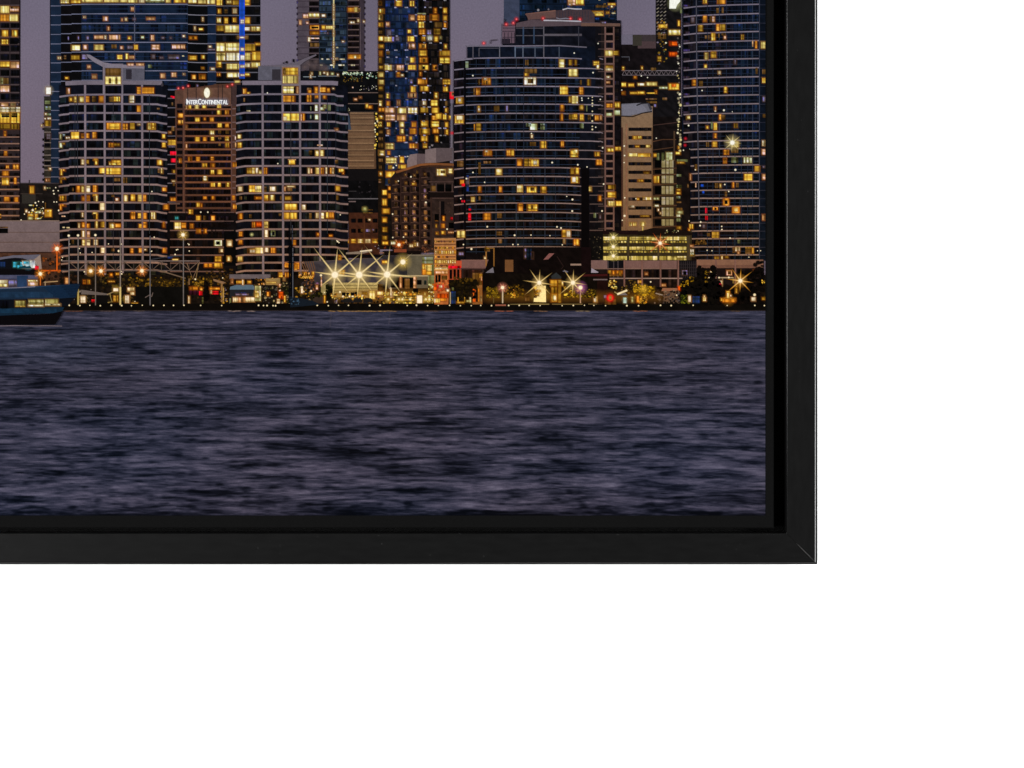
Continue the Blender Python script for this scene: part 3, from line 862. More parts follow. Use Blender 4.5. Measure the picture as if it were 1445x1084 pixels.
k.W(0, 120, """760 40 790 100 p;785 130 870 195 d;845 135 865 195 Y;900 135 948 195 Y;790 150 815 180 y;975 130 1010 195 o;1045 130 1090 190 d;1125 125 1175 200 o;1235 135 1290 190 d;1285 135 1360 185 y;
1210 430 1365 505 o;1240 440 1350 500 y;1390 440 1445 505 o;810 535 895 610 y;925 555 955 600 o;980 550 1010 600 o;1050 535 1090 605 o;680 560 695 615 g;710 560 740 580 G;750 590 790 610 w;
675 660 705 710 g;705 655 735 675 m;1235 660 1285 705 o;1290 665 1360 690 m;925 845 955 900 w;980 850 1005 890 m;1060 835 1105 855 y;1080 850 1105 905 y;1240 875 1370 905 y;1270 855 1370 880 y;
1130 940 1185 1000 y;1205 940 1370 1010 y;685 955 705 1020 y;705 955 740 975 o;690 1050 740 1065 y;685 1050 700 1110 m;1395 1050 1440 1110 d;1295 1055 1360 1090 d""")
k.W(0, 240, """870 180 905 255 o;925 180 960 255 Y;980 180 1020 255 w;1055 175 1100 250 o;680 290 745 345 y;930 300 960 350 o;985 290 1015 350 o;1055 275 1105 295 y;1085 290 1105 355 Y;1060 300 1085 350 d;1310 320 1345 350 p;
1265 280 1295 305 d;1405 285 1445 355 Y;1135 375 1185 455 w;680 390 700 455 o;700 390 745 410 o;930 485 945 530 w;1055 480 1105 500 Y;1088 500 1105 560 y;1060 500 1085 550 d;890 605 905 655 w;930 595 965 650 o;
985 610 1015 655 o;1085 580 1105 665 Y;1140 585 1185 650 m;1245 605 1295 660 Y;1300 610 1370 650 o;930 690 960 760 Y;990 695 1015 760 p;935 790 965 855 Y;985 790 1020 855 w;1065 790 1105 850 w;
815 790 835 835 d;1145 880 1185 940 w;1265 890 1295 920 d;820 200 835 240 d;700 520 740 530 p;710 645 735 655 w;755 648 790 660 w""")
k.W(180, 120, "25 120 75 200 w;110 235 150 305 o;30 430 80 505 m;225 430 320 510 m;235 435 260 500 Y;275 435 300 490 y;395 560 425 605 y;395 655 430 705 y;340 850 390 905 y;345 950 365 995 d;380 945 400 1000 Y;115 440 145 455 w;335 262 365 280 d")
k.W(180, 240, "40 275 85 350 y;120 280 160 355 Y;180 280 210 355 o;410 390 465 445 o;40 475 85 555 o;120 490 150 545 y;180 485 215 555 o;270 480 290 555 Y;296 480 315 555 Y;130 615 160 655 y;180 590 215 655 o;400 590 425 650 o;35 890 65 945 o;130 885 160 935 o;400 885 440 935 o;395 200 440 240 o;190 895 215 910 w")
k.DT(0, 240, "780 745 2.2;885 742 2.2;1082 738 2.2;790 840 1.0;900 890 1.2;910 940 1.0;1045 935 1.1;1230 838 1.1;1375 840 1.2;1345 915 1.6;1325 335 1.4;710 990 1.0;700 1020 1.0")
k.DT(180, 240, "277 245 1.2;303 762 1.2;275 920 1.1")
k.vl(135 - 13.6 + 38.5, 134, 370, 0.6, (52, 52, 60)); k.vl(106, 134, 256, 0.7, (36, 42, 50)); k.vl(109.5, 134, 256, 0.7, (40, 46, 54)); k.vl(211, 134, 330, 0.7, (44, 52, 60))
k.build('printed_tower', canvas, 'left white gridded printed condo with a swooping roof fin')

# brown hotel
k = Ink(5)
k.facade(235, 128, 262, 300, (13, 12, 15), 0.25, 5.0)
k.facade(236, 280, 343, 392, (15, 13, 15), 0.3, 5.0)
for i in range(12):
    y = 139 + i * 13.3
    k.hl(236, 248, y, 1.1, (106, 100, 112))
k.W(180, 120, "490 125 515 140 r;510 130 535 152 r;485 755 550 795 r;495 835 545 875 r;455 625 545 680 y;500 470 530 520 d;500 200 515 230 d;465 530 495 550 p;510 965 540 1000 m;460 700 540 706 l", 5)
k.PT(180, 120, [(538, 58), (630, 50), (650, 45), (1000, -5), (1280, -25), (1282, 60), (1230, 250), (1230, 1450), (548, 1450)], (80, 53, 42), 1)
k.facade(259, 124, 326, 150, (100, 70, 57), 0.08, 5, level=2); k.facade(247, 127, 259, 150, (86, 60, 50), 0.08, 5, level=2); k.facade(326, 119, 339.5, 150, (66, 48, 46), 0.1, 5, level=2)
for x in (265, 277, 289, 308, 314, 327):
    k.vl(x, 120, 150, 1.0, (62, 45, 42), 3)
hy = [120 + v / K for v in (200, 275, 350, 428, 503, 580, 652, 730, 797, 868, 945, 1030)] + [240 + v / K for v in (140, 210, 285, 360, 432, 510, 585, 660)]
for i, y in enumerate(hy):
    yn = hy[i + 1] if i + 1 < len(hy) else y + 9
    wd = 1 if i < 15 else 0.6
    if i > 0:
        c = (122, 78, 56) if i < 14 else (98, 66, 52)
        if i < 16:
            k.hl(260, 327, y, 2.2, c); k.hl(248, 259, y + 0.4, 1.8, (78, 54, 48)); k.hl(328, 333, y - 0.6, 1.6, (110, 86, 84))
    for q in range(6):
        x = 180 + (700 + q * 85) / K
        k.win(x - 5.0, y + 1.8, x + 5.4, yn - 1.6, (20, 15, 17), 1.6, 0.35)
        k.win(x - 5.4, y + 1.8, x - 4.9, yn - 1.6, (36, 26, 25), 3)
        if rnd.random() < 0.3:
            k.win(x - 0.5, y + 2.2, x + 1.6, yn - 2, (40, 30, 30), 3)
    k.win(250, y + 1.8, 257.5, yn - 1.8, (16, 13, 16), 2.6); k.win(262, y + 1.5, 264.3, yn - 1.5, (40, 26, 26), 2)
k.vl(259.3, 150, 300, 1.8, (92, 64, 56)); k.vl(326.8, 147, 290, 1.6, (94, 68, 64))
k.W(180, 120, """685 230 720 270 y;765 225 805 270 Y;850 225 890 265 y;1018 215 1058 260 y;1018 290 1055 335 y;1108 285 1145 335 o;770 370 815 415 y;865 370 885 400 o;935 365 975 415 o;1022 435 1065 480 y;
1110 435 1145 480 o;935 515 980 560 Y;1030 515 1060 550 d;1112 515 1148 550 d;770 590 815 640 y;858 590 895 635 o;945 590 980 630 y;1030 585 1060 615 d;1110 585 1145 630 y;1030 660 1055 690 d;1112 655 1148 705 y;
690 815 725 865 o;780 815 818 865 o;945 815 975 855 o;850 890 898 935 y;945 890 985 935 o;945 965 980 1010 y;1020 960 1070 1010 y;575 325 630 370 o;575 400 630 445 o;585 835 610 880 o;
660 235 672 270 p;660 455 675 500 p;660 670 675 720 p;660 900 672 935 d;1190 880 1235 930 o;1218 585 1230 620 p;1218 655 1230 705 p""", 5)
k.W(180, 240, """860 70 900 125 Y;945 145 990 190 y;1025 145 1055 190 y;1120 145 1155 190 y;860 300 895 330 o;955 295 985 335 o;1185 290 1215 340 o;785 370 820 420 y;825 380 845 420 o;695 450 738 495 y;780 520 825 570 y;
860 520 890 565 d;950 520 988 570 o;535 595 605 670 Y;610 600 660 655 o;710 610 745 660 o;780 670 830 715 o;865 670 895 715 o;1195 390 1300 440 o;540 530 575 558 c;985 795 1070 860 g;1005 810 1045 845 k;
1130 800 1180 860 w;1045 895 1080 930 w;995 980 1060 1035 y;1130 980 1165 1030 Y;870 1060 960 1100 o;985 1055 1070 1105 y;490 315 545 350 o;505 120 540 135 w;510 145 535 180 d;1175 990 1185 1030 d;510 1008 575 1025 Y""", 6)
for ty in (383, 480, 580, 685, 785, 875, 965, 1055, 1150):
    x0, x1 = (238, 254) if ty == 383 else ((238, 266) if ty < 500 else (240, 316))
    k.hl(x0, x1, 240 + ty / K, 1.7, (112, 86, 80), 3)
    if 400 < ty < 700:
        k.hl(300, 330, 240 + ty / K, 1.2, (88, 70, 70), 3)
for ty in (700, 800, 890, 985):
    panes(k, 240, 314, 240 + ty / K, 240 + ty / K + 8, ((20, 18, 20), (30, 26, 26), (14, 16, 24)), 6, 0.8, 2)
k.FT(180, 240, 1095, 700, 1240, 1084, (9, 9, 11), 4, var=0.2)
k.W(180, 240, "1130 800 1180 860 w;1130 980 1165 1030 Y;310 970 510 1000 B", 6); k.DT(180, 240, "830 478 1.3;910 478 1.3;555 905 1.2;570 900 1.0;540 958 1.4;697 845 1.3;700 918 1.2;1062 912 1.6;685 835 0.8")
for x, y in ((577, 40), (630, 34), (688, 13), (1133, 17), (1186, -4)):
    k.glow(180 + x / K, 120 + y / K, 4, (230, 30, 40), 0.7, 5); k.dot(180 + x / K, 120 + y / K, 1.3, (255, 120, 110), 6)
k.glow(180 + 900 / K, 120 + 90 / K, 10, (230, 190, 120), 0.35, 4)
k.disc(180 + 900 / K, 120 + 90 / K, [(0, (255, 252, 235), 1), (4.0, (255, 250, 225), 1), (5.0, (240, 200, 110), 0.0)], 6, 20, 0.95, 1.62)
k.build('printed_tower', canvas, 'brown printed hotel with a white oval emblem and lettering at its top')

# hotel lettering
def lettering(text, x0, x1, yb, hcap, hsmall):
    k = Ink(7)
    widths, glyphs = [], []
    for i, ch in enumerate(text):
        cu = bpy.data.curves.new('glyph', 'FONT'); cu.body = ch; cu.size = 1.0
        ob = bpy.data.objects.new('glyph', cu); COL.objects.link(ob)
        bpy.context.view_layer.update()
        me = bpy.data.meshes.new_from_object(ob.evaluated_get(bpy.context.evaluated_depsgraph_get()))
        vs = [(v.co.x, v.co.y) for v in me.vertices]; fs = [tuple(p.vertices) for p in me.polygons]
        bpy.data.objects.remove(ob); bpy.data.curves.remove(cu); bpy.data.meshes.remove(me)
        big = i in (0, 5)
        s = (hcap if big else hsmall) / 0.7
        mn = min(v[0] for v in vs); mx = max(v[0] for v in vs)
        glyphs.append((vs, fs, s, mn)); widths.append((mx - mn) * s)
    gap = 0.55
    sc = (x1 - x0 - gap * (len(text) - 1)) / sum(widths)
    x = x0
    for (vs, fs, s, mn), w in zip(glyphs, widths):
        for dx, dy in ((0, 0), (0.6, 0), (0.3, 0.45)):
            d = k._d(2 + (dx > 0) + 2 * (dy > 0)); i0 = len(k.v)
            for vx, vy in vs:
                k.v.append((x + dx + (vx - mn) * s * sc, yb + dy - vy * s, d)); k.c.append(alb((250, 250, 250)) + (1.0,))
            k.f += [tuple(i0 + q for q in f) for f in fs]
        x += w * sc + gap
    for q in range(8):
        k.glow(x0 + (x1 - x0) * (q + 0.5) / 8, yb - hcap * 0.45, 7.5, (190, 205, 235), 0.34, 0)
    return k.build('printed_lettering', canvas, 'white capital letters spelling the hotel name')


lettering('INTERCONTINENTAL', 263.0, 321.3, 147.2, 7.4, 6.0)

# right twin condo
LF = [133.1, 146.2, 159, 171.7, 184.2, 196.9, 209.4, 222.4, 234.4, 247.3, 259.9, 272.6, 285.5, 298.2, 311, 323.7, 336.5, 348.4, 359.6, 370.8, 382]


def lcurve(y):
    if y < 150:
        return [(333.5, y + 3), (342, y + 1.2), (372, y), (410, y), (452, y), (472, y + 0.5), (476, y + 2.6), (485, y + 3.0)]
    return [(333, y + 2.6), (340, y + 1.2), (346, y + 0.3), (372, y), (410, y), (452, y), (473, y + 0.4), (481, y + 2.3), (491.5, y + 2.9)]


k = Ink(6)
condo(k, 334, 491, 120, LF, (370.6, 398.9, 423.3, 451.2), lcurve, TINT, (13, 14, 21))
k.facade(345, 113, 472, 134, (14, 15, 23), 0.25, level=0)
k.line([(342, 117.2), (398, 117), (423, 117), (470, 117.4), (477, 118)], 6.0, (110, 100, 112), 2)
k.facade(364.4, 93.5, 398, 113.3, (92, 90, 102), 0.06, 6, level=2); k.rect(384, 98, 396, 113, (52, 48, 54), 3)
k.poly([(368, 93), (400, 91.6), (416, 88.5), (434, 81), (446, 76.6), (446.6, 78.5), (430, 87), (423, 92.8), (423, 113.5), (397, 113.5), (397, 95)], (102, 94, 104), 3)
k.facade(397.5, 92.5, 424, 134, (116, 106, 114), 0.06, 6, level=4)
k.W(360, 0, "315 770 485 850 y;315 860 485 945 Y;320 780 345 840 d", 5)
k.W(360, 0, "350 695 368 720 k;428 672 445 705 k;318 710 328 725 k", 5)
k.RT(360, 120, 315, 12, 495, 100, (20, 16, 16), 4)
k.W(360, 120, """315 20 440 95 Y;440 30 470 95 k;470 20 490 95 p;590 35 635 60 d;600 60 635 95 o;675 25 710 95 o;735 30 800 80 o;815 40 845 85 o;878 35 895 48 w;320 125 450 190 o;590 115 635 190 o;680 120 715 150 o;
770 120 805 155 o;680 225 708 295 g;740 255 780 285 g;775 225 805 265 g;825 225 855 290 G;628 245 637 290 G;320 325 495 405 y;320 360 360 405 w;515 325 530 405 p;540 325 560 405 o;680 335 715 390 g;625 340 637 385 G;
685 745 720 805 Y;740 740 775 805 Y;385 850 450 900 y;375 842 460 852 p;5 940 35 1005 w;35 970 75 1005 Y;100 940 135 1010 o;600 940 620 1005 w;630 950 645 1000 p;688 940 722 1010 Y;745 940 775 1010 o;800 935 815 1005 w;
850 940 865 1005 o;875 940 890 1005 w;950 950 1005 985 y;990 985 1005 1010 o;705 678 765 690 p;905 495 940 515 p;610 745 645 790 d;430 755 490 800 t;905 850 940 890 d""", 5)
k.W(180, 120, "1250 565 1285 605 Y;1250 655 1290 710 y;1355 940 1440 1005 m;1415 940 1440 1005 Y;1310 45 1345 100 o;1355 85 1385 100 y;1315 150 1330 190 d;1350 290 1390 300 w;1230 350 1300 400 t", 5)
k.W(180, 240, "1255 190 1300 240 w;1380 175 1445 250 y;1270 300 1295 335 d;1330 300 1345 335 G;1260 490 1300 555 o;1380 505 1405 540 d;1415 590 1445 650 o;1265 700 1300 750 o;1260 795 1300 840 o;1365 890 1445 945 m;1390 905 1440 935 W;1250 980 1300 1035 Y;1360 985 1420 1030 (".replace(';1360 985 1420 1030 (', ''), 5)
k.W(360, 240, """0 180 70 250 Y;170 190 230 240 w;105 190 130 250 d;330 190 345 240 p;360 180 450 195 w;365 200 420 240 d;105 285 145 350 y;170 285 215 345 Y;0 305 75 330 o;340 300 410 340 m;285 295 300 340 d;335 385 470 450 y;530 395 570 450 w;
330 485 470 555 y;690 485 720 545 w;750 485 780 550 Y;805 480 830 545 y;835 480 890 550 o;615 490 640 555 d;270 495 305 520 d;15 590 75 640 R;105 585 145 655 Y;110 680 145 760 w;180 685 230 750 G;195 700 220 740 k;
700 715 730 750 o;840 735 875 755 o;420 795 460 850 o;0 880 90 945 Y;110 880 150 930 w;180 880 230 940 o;915 180 960 235 y;920 290 950 340 d;945 975 975 1015 y;340 1050 500 1084 o""", 5)
k.glow(180 + 1408 / K, 240 + 732 / K, 3.6, (230, 240, 170), 0.9, 6)
k.DT(360, 120, "140 92 1.2;258 892 1.2"); k.DT(360, 240, "935 810 1.6;950 822 1.2;965 508 1.1;925 800 0.9")
k.vl(410.5, 134, 330, 0.7, (58, 58, 66)); k.vl(462, 140, 330, 0.7, (40, 48, 58)); k.vl(474, 150, 330, 0.7, (30, 34, 44))
k.build('printed_tower', canvas, 'right white gridded printed condo with a yellow lit roof lantern')

# brick condo with terraced balconies
k = Ink(6)
k.PT(540, 120, [(85, 1060), (150, 980), (290, 935), (430, 895), (600, 885), (812, 885), (812, 1900), (115, 1900)], (38, 27, 25), 0)
k.facade(558, 238, 602, 356, (40, 28, 26), 0.3, 4.0, level=1); k.facade(602, 235, 643, 356, (46, 35, 33), 0.25, 4.0, level=1)
k.PT(540, 120, [(275, 860), (308, 790), (388, 778), (388, 905), (280, 940)], (124, 108, 110), 2)
k.PT(540, 120, [(388, 778), (490, 782), (490, 890), (388, 905)], (96, 82, 86), 2)
k.PT(540, 120, [(482, 735), (605, 714), (605, 882), (482, 886)], (120, 105, 107), 3)
k.PT(540, 120, [(605, 714), (817, 716), (817, 850), (605, 882)], (90, 78, 82), 3)
k.mottle(604, 204, 612, 210, ('l', 'k', (170, 160, 160)), 14, 0.4, 1.0, 4)
k.line([(540 + x / K, 120 + y / K) for x, y in ((150, 990), (285, 950), (360, 925), (430, 905), (520, 898), (640, 898), (812, 905))], 3.2, (124, 78, 46), 4)
k.line([(540 + x / K, 120 + y / K) for x, y in ((430, 935), (520, 925), (640, 925), (812, 930))], 1.2, (70, 46, 34), 4)
for x in (150, 258, 358, 485):
    for r in range(10):
        y = 58 + r * 84
        if x == 150 and y < 140:
            continue
        X = 540 + (x + rnd.uniform(-6, 6)) / K; Y = 240 + (y + rnd.uniform(-8, 8)) / K
        b = 0.45 + 0.6 * min(1.0, r / 6.0) * rnd.uniform(0.6, 1.0)
        k.win(X - 1.8, Y - 3.2, X + 1.8, Y + 2.6, tuple(v * b for v in (148, 112, 74)), 3, 0.4)
        if rnd.random() < 0.6:
            k.win(X - 1.0, Y - 1.5, X + 1.2, Y + 0.6, tuple(v * min(1.2, b + 0.25) for v in (226, 186, 110)), 4)
        k.line([(X - 5.5, Y + 4.6), (X + 4, Y + 3.6)], 1.0, (84, 62, 54), 3)
        k.win(X + 3.0, Y - 3, X + 6.5, Y + 3, (16, 12, 12), 2)
for x in (205, 310, 420, 550):
    k.vl(540 + x / K, 250, 356, 1.6, (54, 38, 34), 2)
k.W(540, 120, "385 970 400 1005 d;615 955 715 1025 Y;660 970 705 1000 d;740 950 790 1000 Y;790 960 810 990 d", 5)
k.DT(540, 120, "322 1040 1.3"); k.DT(540, 240, "178 125 1.2;320 78 1.4;490 368 1.7;115 765 1.3;237 760 1.3;113 500 1.4;730 670 1.5")
k.W(540, 240, "335 150 375 170 y;545 180 600 240 d;620 165 695 245 k;710 165 775 245 k", 4)
for y in (135, 245, 320):
    k.hl(605 if y < 300 else 610, 642, 240 + y / K, 1.2, (78, 60, 58), 3)
k.RT(540, 240, 495, 255, 830, 312, (22, 16, 16), 2); k.RT(540, 240, 660, 355, 700, 520, (14, 12, 14), 3)
for x in (560, 605, 650, 705, 790):
    k.vl(540 + x / K, 240 + 150 / K if x != 650 else 284, 270 if x != 650 else 320, 0.9, (82, 66, 64), 3)
k.mottle(612, 286, 642, 300, ((70, 54, 46), (58, 44, 40)), 22, 0.8, 1.8, 2)
k.W(540, 240, "590 500 635 570 k;660 500 715 575 k;600 530 618 572 y;680 525 702 575 o;768 535 792 568 r;600 615 616 652 m;665 610 702 655 o;605 705 630 728 y;668 695 706 726 y;745 700 818 716 p;750 600 810 660 k", 5)
# roof apparatus and mast on the right side
k.win(540 + 760 / K, 120 + 80 / K, 540 + 815 / K, 120 + 160 / K, 'r', 5, 0.15, 0.0); k.win(540 + 785 / K, 120 + 85 / K, 540 + 808 / K, 120 + 120 / K, 'W', 6, 0.1, 0.2)
k.vl(637.6, 146, 208, 2.4, (104, 98, 110), 3); k.glow(637.8, 188, 4, (235, 40, 60), 0.9, 5)
k.vl(639, 196, 235, 1.0, (90, 84, 92), 3)
k.build('printed_building', canvas, 'brick printed apartment block with rounded cornice and warm balcony lamps')

# round dark condo with a crown
k = Ink(7)
GL = ((14, 18, 26), (20, 27, 38), (11, 12, 16), (16, 21, 31), (22, 32, 45), (9, 9, 12), (24, 21, 23), (13, 12, 15))
k.facade(640.3, 86, 655.5, 375, (15, 14, 20), 0.3, 5.0)
k.facade(659.3, 65, 846, 86, (15, 20, 32), 0.3, 5.0); k.facade(655.5, 86, 846, 375, (15, 20, 31), 0.3, 5.0, (17, 13, 15))
k.facade(709, 34, 728, 66, (17, 18, 26), 0.3, 5.0); k.facade(728, 29, 876, 66, (17, 18, 26), 0.3, 5.0)
k.facade(840, 36, 852, 330, (17, 16, 20), 0.3, 5.0); k.facade(848, 36, 868, 330, (30, 24, 24), 0.2, 5.0); k.facade(866, 36, 876.5, 330, (16, 13, 16), 0.3, 5)
# crown details
k.PT(720, 0, [(165, 160), (515, 120), (600, 115), (905, 112), (955, 165), (955, 262), (200, 250), (195, 190)], (68, 54, 58), 2)
k.PT(720, 0, [(165, 160), (515, 120), (515, 200), (205, 225), (190, 190)], (98, 72, 68), 3)
k.line([(742, 20), (784, 15.2)], 1.2, (128, 92, 82), 4)
for x in range(786, 838, 4):
    k.vl(x, 16, 28, 0.7, (60, 56, 66), 4)
k.line([(794, 14), (801, 12), (812, 13), (821, 13)], 1.6, (190, 188, 196), 5); k.dot(759.5, 14.5, 1.8, (140, 136, 142)); k.dot(774, 13.5, 1.4, (110, 104, 112))
k.PT(720, 0, [(70, 262), (250, 225), (400, 240), (800, 250), (1245, 268), (1245, 300), (800, 292), (60, 310)], (84, 70, 76), 4)
k.PT(720, 0, [(800, 262), (1245, 268), (1245, 300), (800, 298)], (104, 78, 68), 5)
k.line([(767, 29), (790, 29.4), (820, 30.4)], 1.8, (176, 172, 182), 6); k.win(848, 31, 855, 33.4, 'l', 6)
k.line([(785, 25.5), (790, 27), (798, 26), (806, 27)], 0.9, (150, 146, 160), 6)
for y, x0, x1, w in ((40.0, 728, 766, 1.0), (49.5, 768, 821, 3.0), (50.5, 728, 766, 1.2)):
    k.hl(x0, x1, y, w, (88, 82, 90), 3)
k.vl(767.3, 36, 82, 1.4, (92, 88, 96)); k.vl(816.5, 38, 68, 1.0, (60, 60, 70)); k.vl(738.5, 38, 62, 2.0, (52, 68, 92)); k.vl(753.5, 38, 62, 2.0, (52, 68, 92))
k.PT(720, 0, [(-90, 270), (55, 265), (55, 490), (-90, 490)], (100, 80, 92), 4)
for y in (36, 40, 44.5, 53):
    k.hl(709, 727, y, 0.9, (66, 54, 66), 5)
for x in (712, 717, 722, 726):
    k.vl(x, 46, 61, 0.8, (52, 44, 54), 6)
k.RT(540, 0, 1350, 440, 1445, 500, (40, 34, 44), 5); k.line([(692, 62), (693.5, 57), (702, 56.7)], 1.3, (60, 52, 60), 3); k.vl(712.5, 27, 34, 1.3, (40, 36, 44), 5)
k.line([(659, 65.5), (668, 65.2), (740, 65.2), (790, 64.6), (828, 67)], 1.6, (112, 106, 120), 4)
k.vl(667.5, 65, 84, 1.5, (86, 82, 92)); k.vl(676, 68, 80, 1.3, (78, 76, 84)); k.vl(705, 66, 82, 1.2, (98, 98, 108)); k.vl(727, 66, 82, 1.6, (92, 104, 124)); k.vl(738, 66, 82, 1.4, (88, 96, 112)); k.vl(755, 66, 82, 1.4, (80, 88, 104)); k.vl(789, 66, 82, 1.2, (70, 78, 92))
for y in (66.5,):
    k.hl(676, 706, 68.2, 0.9, (80, 78, 88), 3); k.hl(728, 766, 67.5, 1.0, (84, 94, 112), 3)
OF = [82, 96.3, 110, 122.3, 134.9, 147.4, 160.5, 172.9, 186, 198.7, 211.9, 224, 236.8, 249.3, 261.8, 274.5, 287, 300, 312, 324, 336.3, 348.5]
for i, y in enumerate(OF):
    yn = OF[i + 1] if i + 1 < len(OF) else y + 10
    t = i / len(OF)
    c = tuple(a * (1 - t) + b * t for a, b in zip((122, 115, 130), (134, 110, 102)))
    seam = y > 228
    xr = 820 if seam else (821 if i < 1 else 846)
    pts = [(657.5, y + 1.3), (672, y + 0.5), (690, y + 0.1), (720, y - 0.3), (750, y - 0.3), (790, y), (xr - 12, y + 0.6), (xr, y + 1.3)]
    k.line(pts, 1.5, c, 2)
    if i >= 1:
        k.line([(641, y + 3.2 - 0.6), (648, y + 2.4 - 0.6), (654.5, y + 1.6 - 0.6)], 1.7, c, 2)
    else:
        k.line([(641, 86.5), (650, 85), (667, 83.5)], 1.4, c, 2)
    if seam:
        k.hl(832, 851, y + 1.2, 1.2, tuple(v * 0.72 for v in c), 2)
    else:
        k.line([(846, y + 0.6), (851, y + 2.2)], 1.2, c, 2)
    panes(k, 657, 818, y + 1.8, yn - 1.4, GL, 5.6, 0.85)
    panes(k, 681, 790, y + 1.8, yn - 1.4, ((22, 36, 56), (18, 30, 48)), 9, 0.2, 1.5)
    panes(k, 641, 654, y + 4, yn, ((22, 18, 24), (12, 12, 16), (34, 26, 32)), 5, 0.8)
    k.hl(658, 818, (y + yn) / 2 + 2.0, 0.6, (38, 50, 72), 2)
    for x in (672, 685, 700, 712.5, 728.5, 739, 752, 769, 784, 800):
        if rnd.random() < 0.8:
            k.vl(x, y + 1, yn, 0.75, (50, 58, 74) if x in (700, 728.5, 769) else (34, 41, 56), 3)
k.vl(656.2, 86, 366, 2.0, (9, 8, 12), 4)
k.rect(820.5, 238, 831, 375, (10, 8, 10), 5); k.rect(819, 236, 821, 240, (10, 8, 10), 5)
# right pinkish bay
k.vl(854, 38, 326, 2.0, (112, 84, 78)); k.vl(866, 38, 326, 2.0, (118, 88, 80))
for i in range(28):
    y = 40 + i * 10.55
    k.hl(853, 867, y + 8.2, 2.6, (116, 88, 80), 2); k.win(856, y, 864.5, y + 6.4, (20, 16, 19), 3)
    k.hl(844, 853, y + 8.4, 1.1, (76, 60, 58), 2)
    if rnd.random() < 0.5:
        k.win(867.5, y + 1, 873, y + 6, rnd.choice(((22, 18, 20), (34, 28, 26))), 3)
k.W(540, 0, "1130 885 1220 960 o;1150 885 1180 905 W;1170 920 1190 958 d;1030 1000 1045 1075 d;1060 1000 1100 1080 o;1080 900 1100 960 d;940 700 970 770 G", 5)
k.W(540, 120, """835 145 910 210 y;860 150 885 190 W;820 350 915 435 y;840 350 910 395 w;1075 235 1105 310 m;1085 265 1100 290 W;1035 445 1045 515 o;1060 435 1110 520 m;1260 235 1320 300 d;1145 740 1235 800 o;1165 740 1190 760 W;1145 865 1225 890 d;
1405 735 1445 800 o;1285 950 1350 1020 Y;1085 880 1110 1010 d;845 860 915 925 d;955 1055 975 1120 w;1395 235 1420 300 l""", 5)
k.W(720, 0, """160 880 290 960 w;200 895 260 945 d;165 830 205 860 y;165 780 300 830 d;555 675 610 765 Y;665 680 700 740 m;730 680 750 740 m;665 785 760 865 Y;565 980 650 1070 y;785 990 825 1070 o;790 910 808 960 d;875 900 905 970 m;170 680 205 740 d;
1075 575 1160 635 Y;1165 580 1225 625 m;945 700 1005 740 y;980 740 1005 780 Y;1080 745 1165 775 m;1080 775 1165 800 w;1090 865 1130 882 w;1090 925 1125 945 p""", 5)
k.W(720, 120, """665 130 700 200 m;700 125 765 210 Y;670 330 760 390 m;720 330 755 365 y;785 225 830 285 m;862 230 872 300 G;790 330 830 405 y;570 225 605 295 o;570 325 595 405 o;180 435 235 470 G;225 440 300 510 g;345 440 390 505 G;235 565 255 600 w;
225 650 290 690 d;345 640 405 715 y;575 635 605 700 o;685 735 765 815 y;720 735 765 770 Y;0 735 40 800 y;80 835 130 915 o;160 835 240 920 m;235 840 320 920 y;265 860 300 905 W;685 940 720 1010 m;735 940 775 1010 y;690 1040 775 1110 y;705 1045 740 1100 W;
790 435 830 490 G;960 760 1010 805 y;975 845 1035 905 o;960 345 1000 400 o;1015 345 1035 395 p;880 340 910 400 d;1090 215 1165 255 o;1090 320 1150 350 g;1095 715 1170 755 y;1180 200 1240 255 y;1180 290 1240 340 g;1190 705 1250 740 y""", 5)
k.W(720, 240, """80 175 140 250 Y;190 190 295 255 y;230 200 270 235 d;350 190 405 260 y;90 380 140 465 o;195 390 305 465 y;235 400 260 440 d;890 190 920 240 Y;1105 250 1190 310 y;1000 290 1030 350 o;1105 355 1185 410 Y;1200 355 1260 405 y;
1110 170 1185 215 m;590 680 680 760 y;640 690 680 760 W;720 785 775 850 o;605 780 620 830 w;750 785 775 850 y;945 490 970 540 G;1010 505 1028 550 l;945 730 960 765 g;980 715 1010 745 l""", 5)
k.W(540, 240, """845 690 930 765 Y;880 115 920 160 o;895 155 930 185 r;895 345 930 365 r;975 440 1000 460 r;970 490 1000 570 r;945 60 975 240 B;945 90 975 160 l;1005 310 1040 360 Y;1085 185 1115 250 o;1320 185 1350 250 o;1145 490 1220 565 o;
1300 490 1350 545 d;1310 785 1350 830 d;1290 700 1350 740 d;1090 300 1110 345 d;860 930 915 965 l;975 410 1000 435 B""", 5)
for ty in (140, 175, 210, 240, 300, 345, 410, 470, 505):
    k.dot(720 + 930 / K, 120 + ty / K, rnd.uniform(0.7, 1.4), (240, 225, 180))
k.DT(540, 120, "1023 992 1.4;950 1062 1.6"); k.DT(540, 0, "1022 858 1.4"); k.DT(720, 0, "725 603 1.3;938 825 1.4;995 495 1.2;1110 875 1.4")
k.DT(720, 120, "810 150 1.2;885 152 1.0;813 175 1.3;1020 165 1.2;475 880 1.6;765 905 1.5;870 930 1.2;1047 712 1.5;968 480 1.2;240 550 1.2")
k.DT(720, 240, "705 335 1.8;702 466 1.7;530 645 1.5;575 658 1.6;50 740 1.7;235 738 1.2;450 745 1.0;30 845 1.3;88 845 1.2;590 848 1.2;730 848 1.5;1058 160 1.5;1040 465 1.5;995 905 1.3;640 300 1.0")
k.DT(540, 240, "1185 643 1.6;885 325 1.2;1155 140 1.2;915 845 1.3;1005 895 1.9;1160 995 1.9")
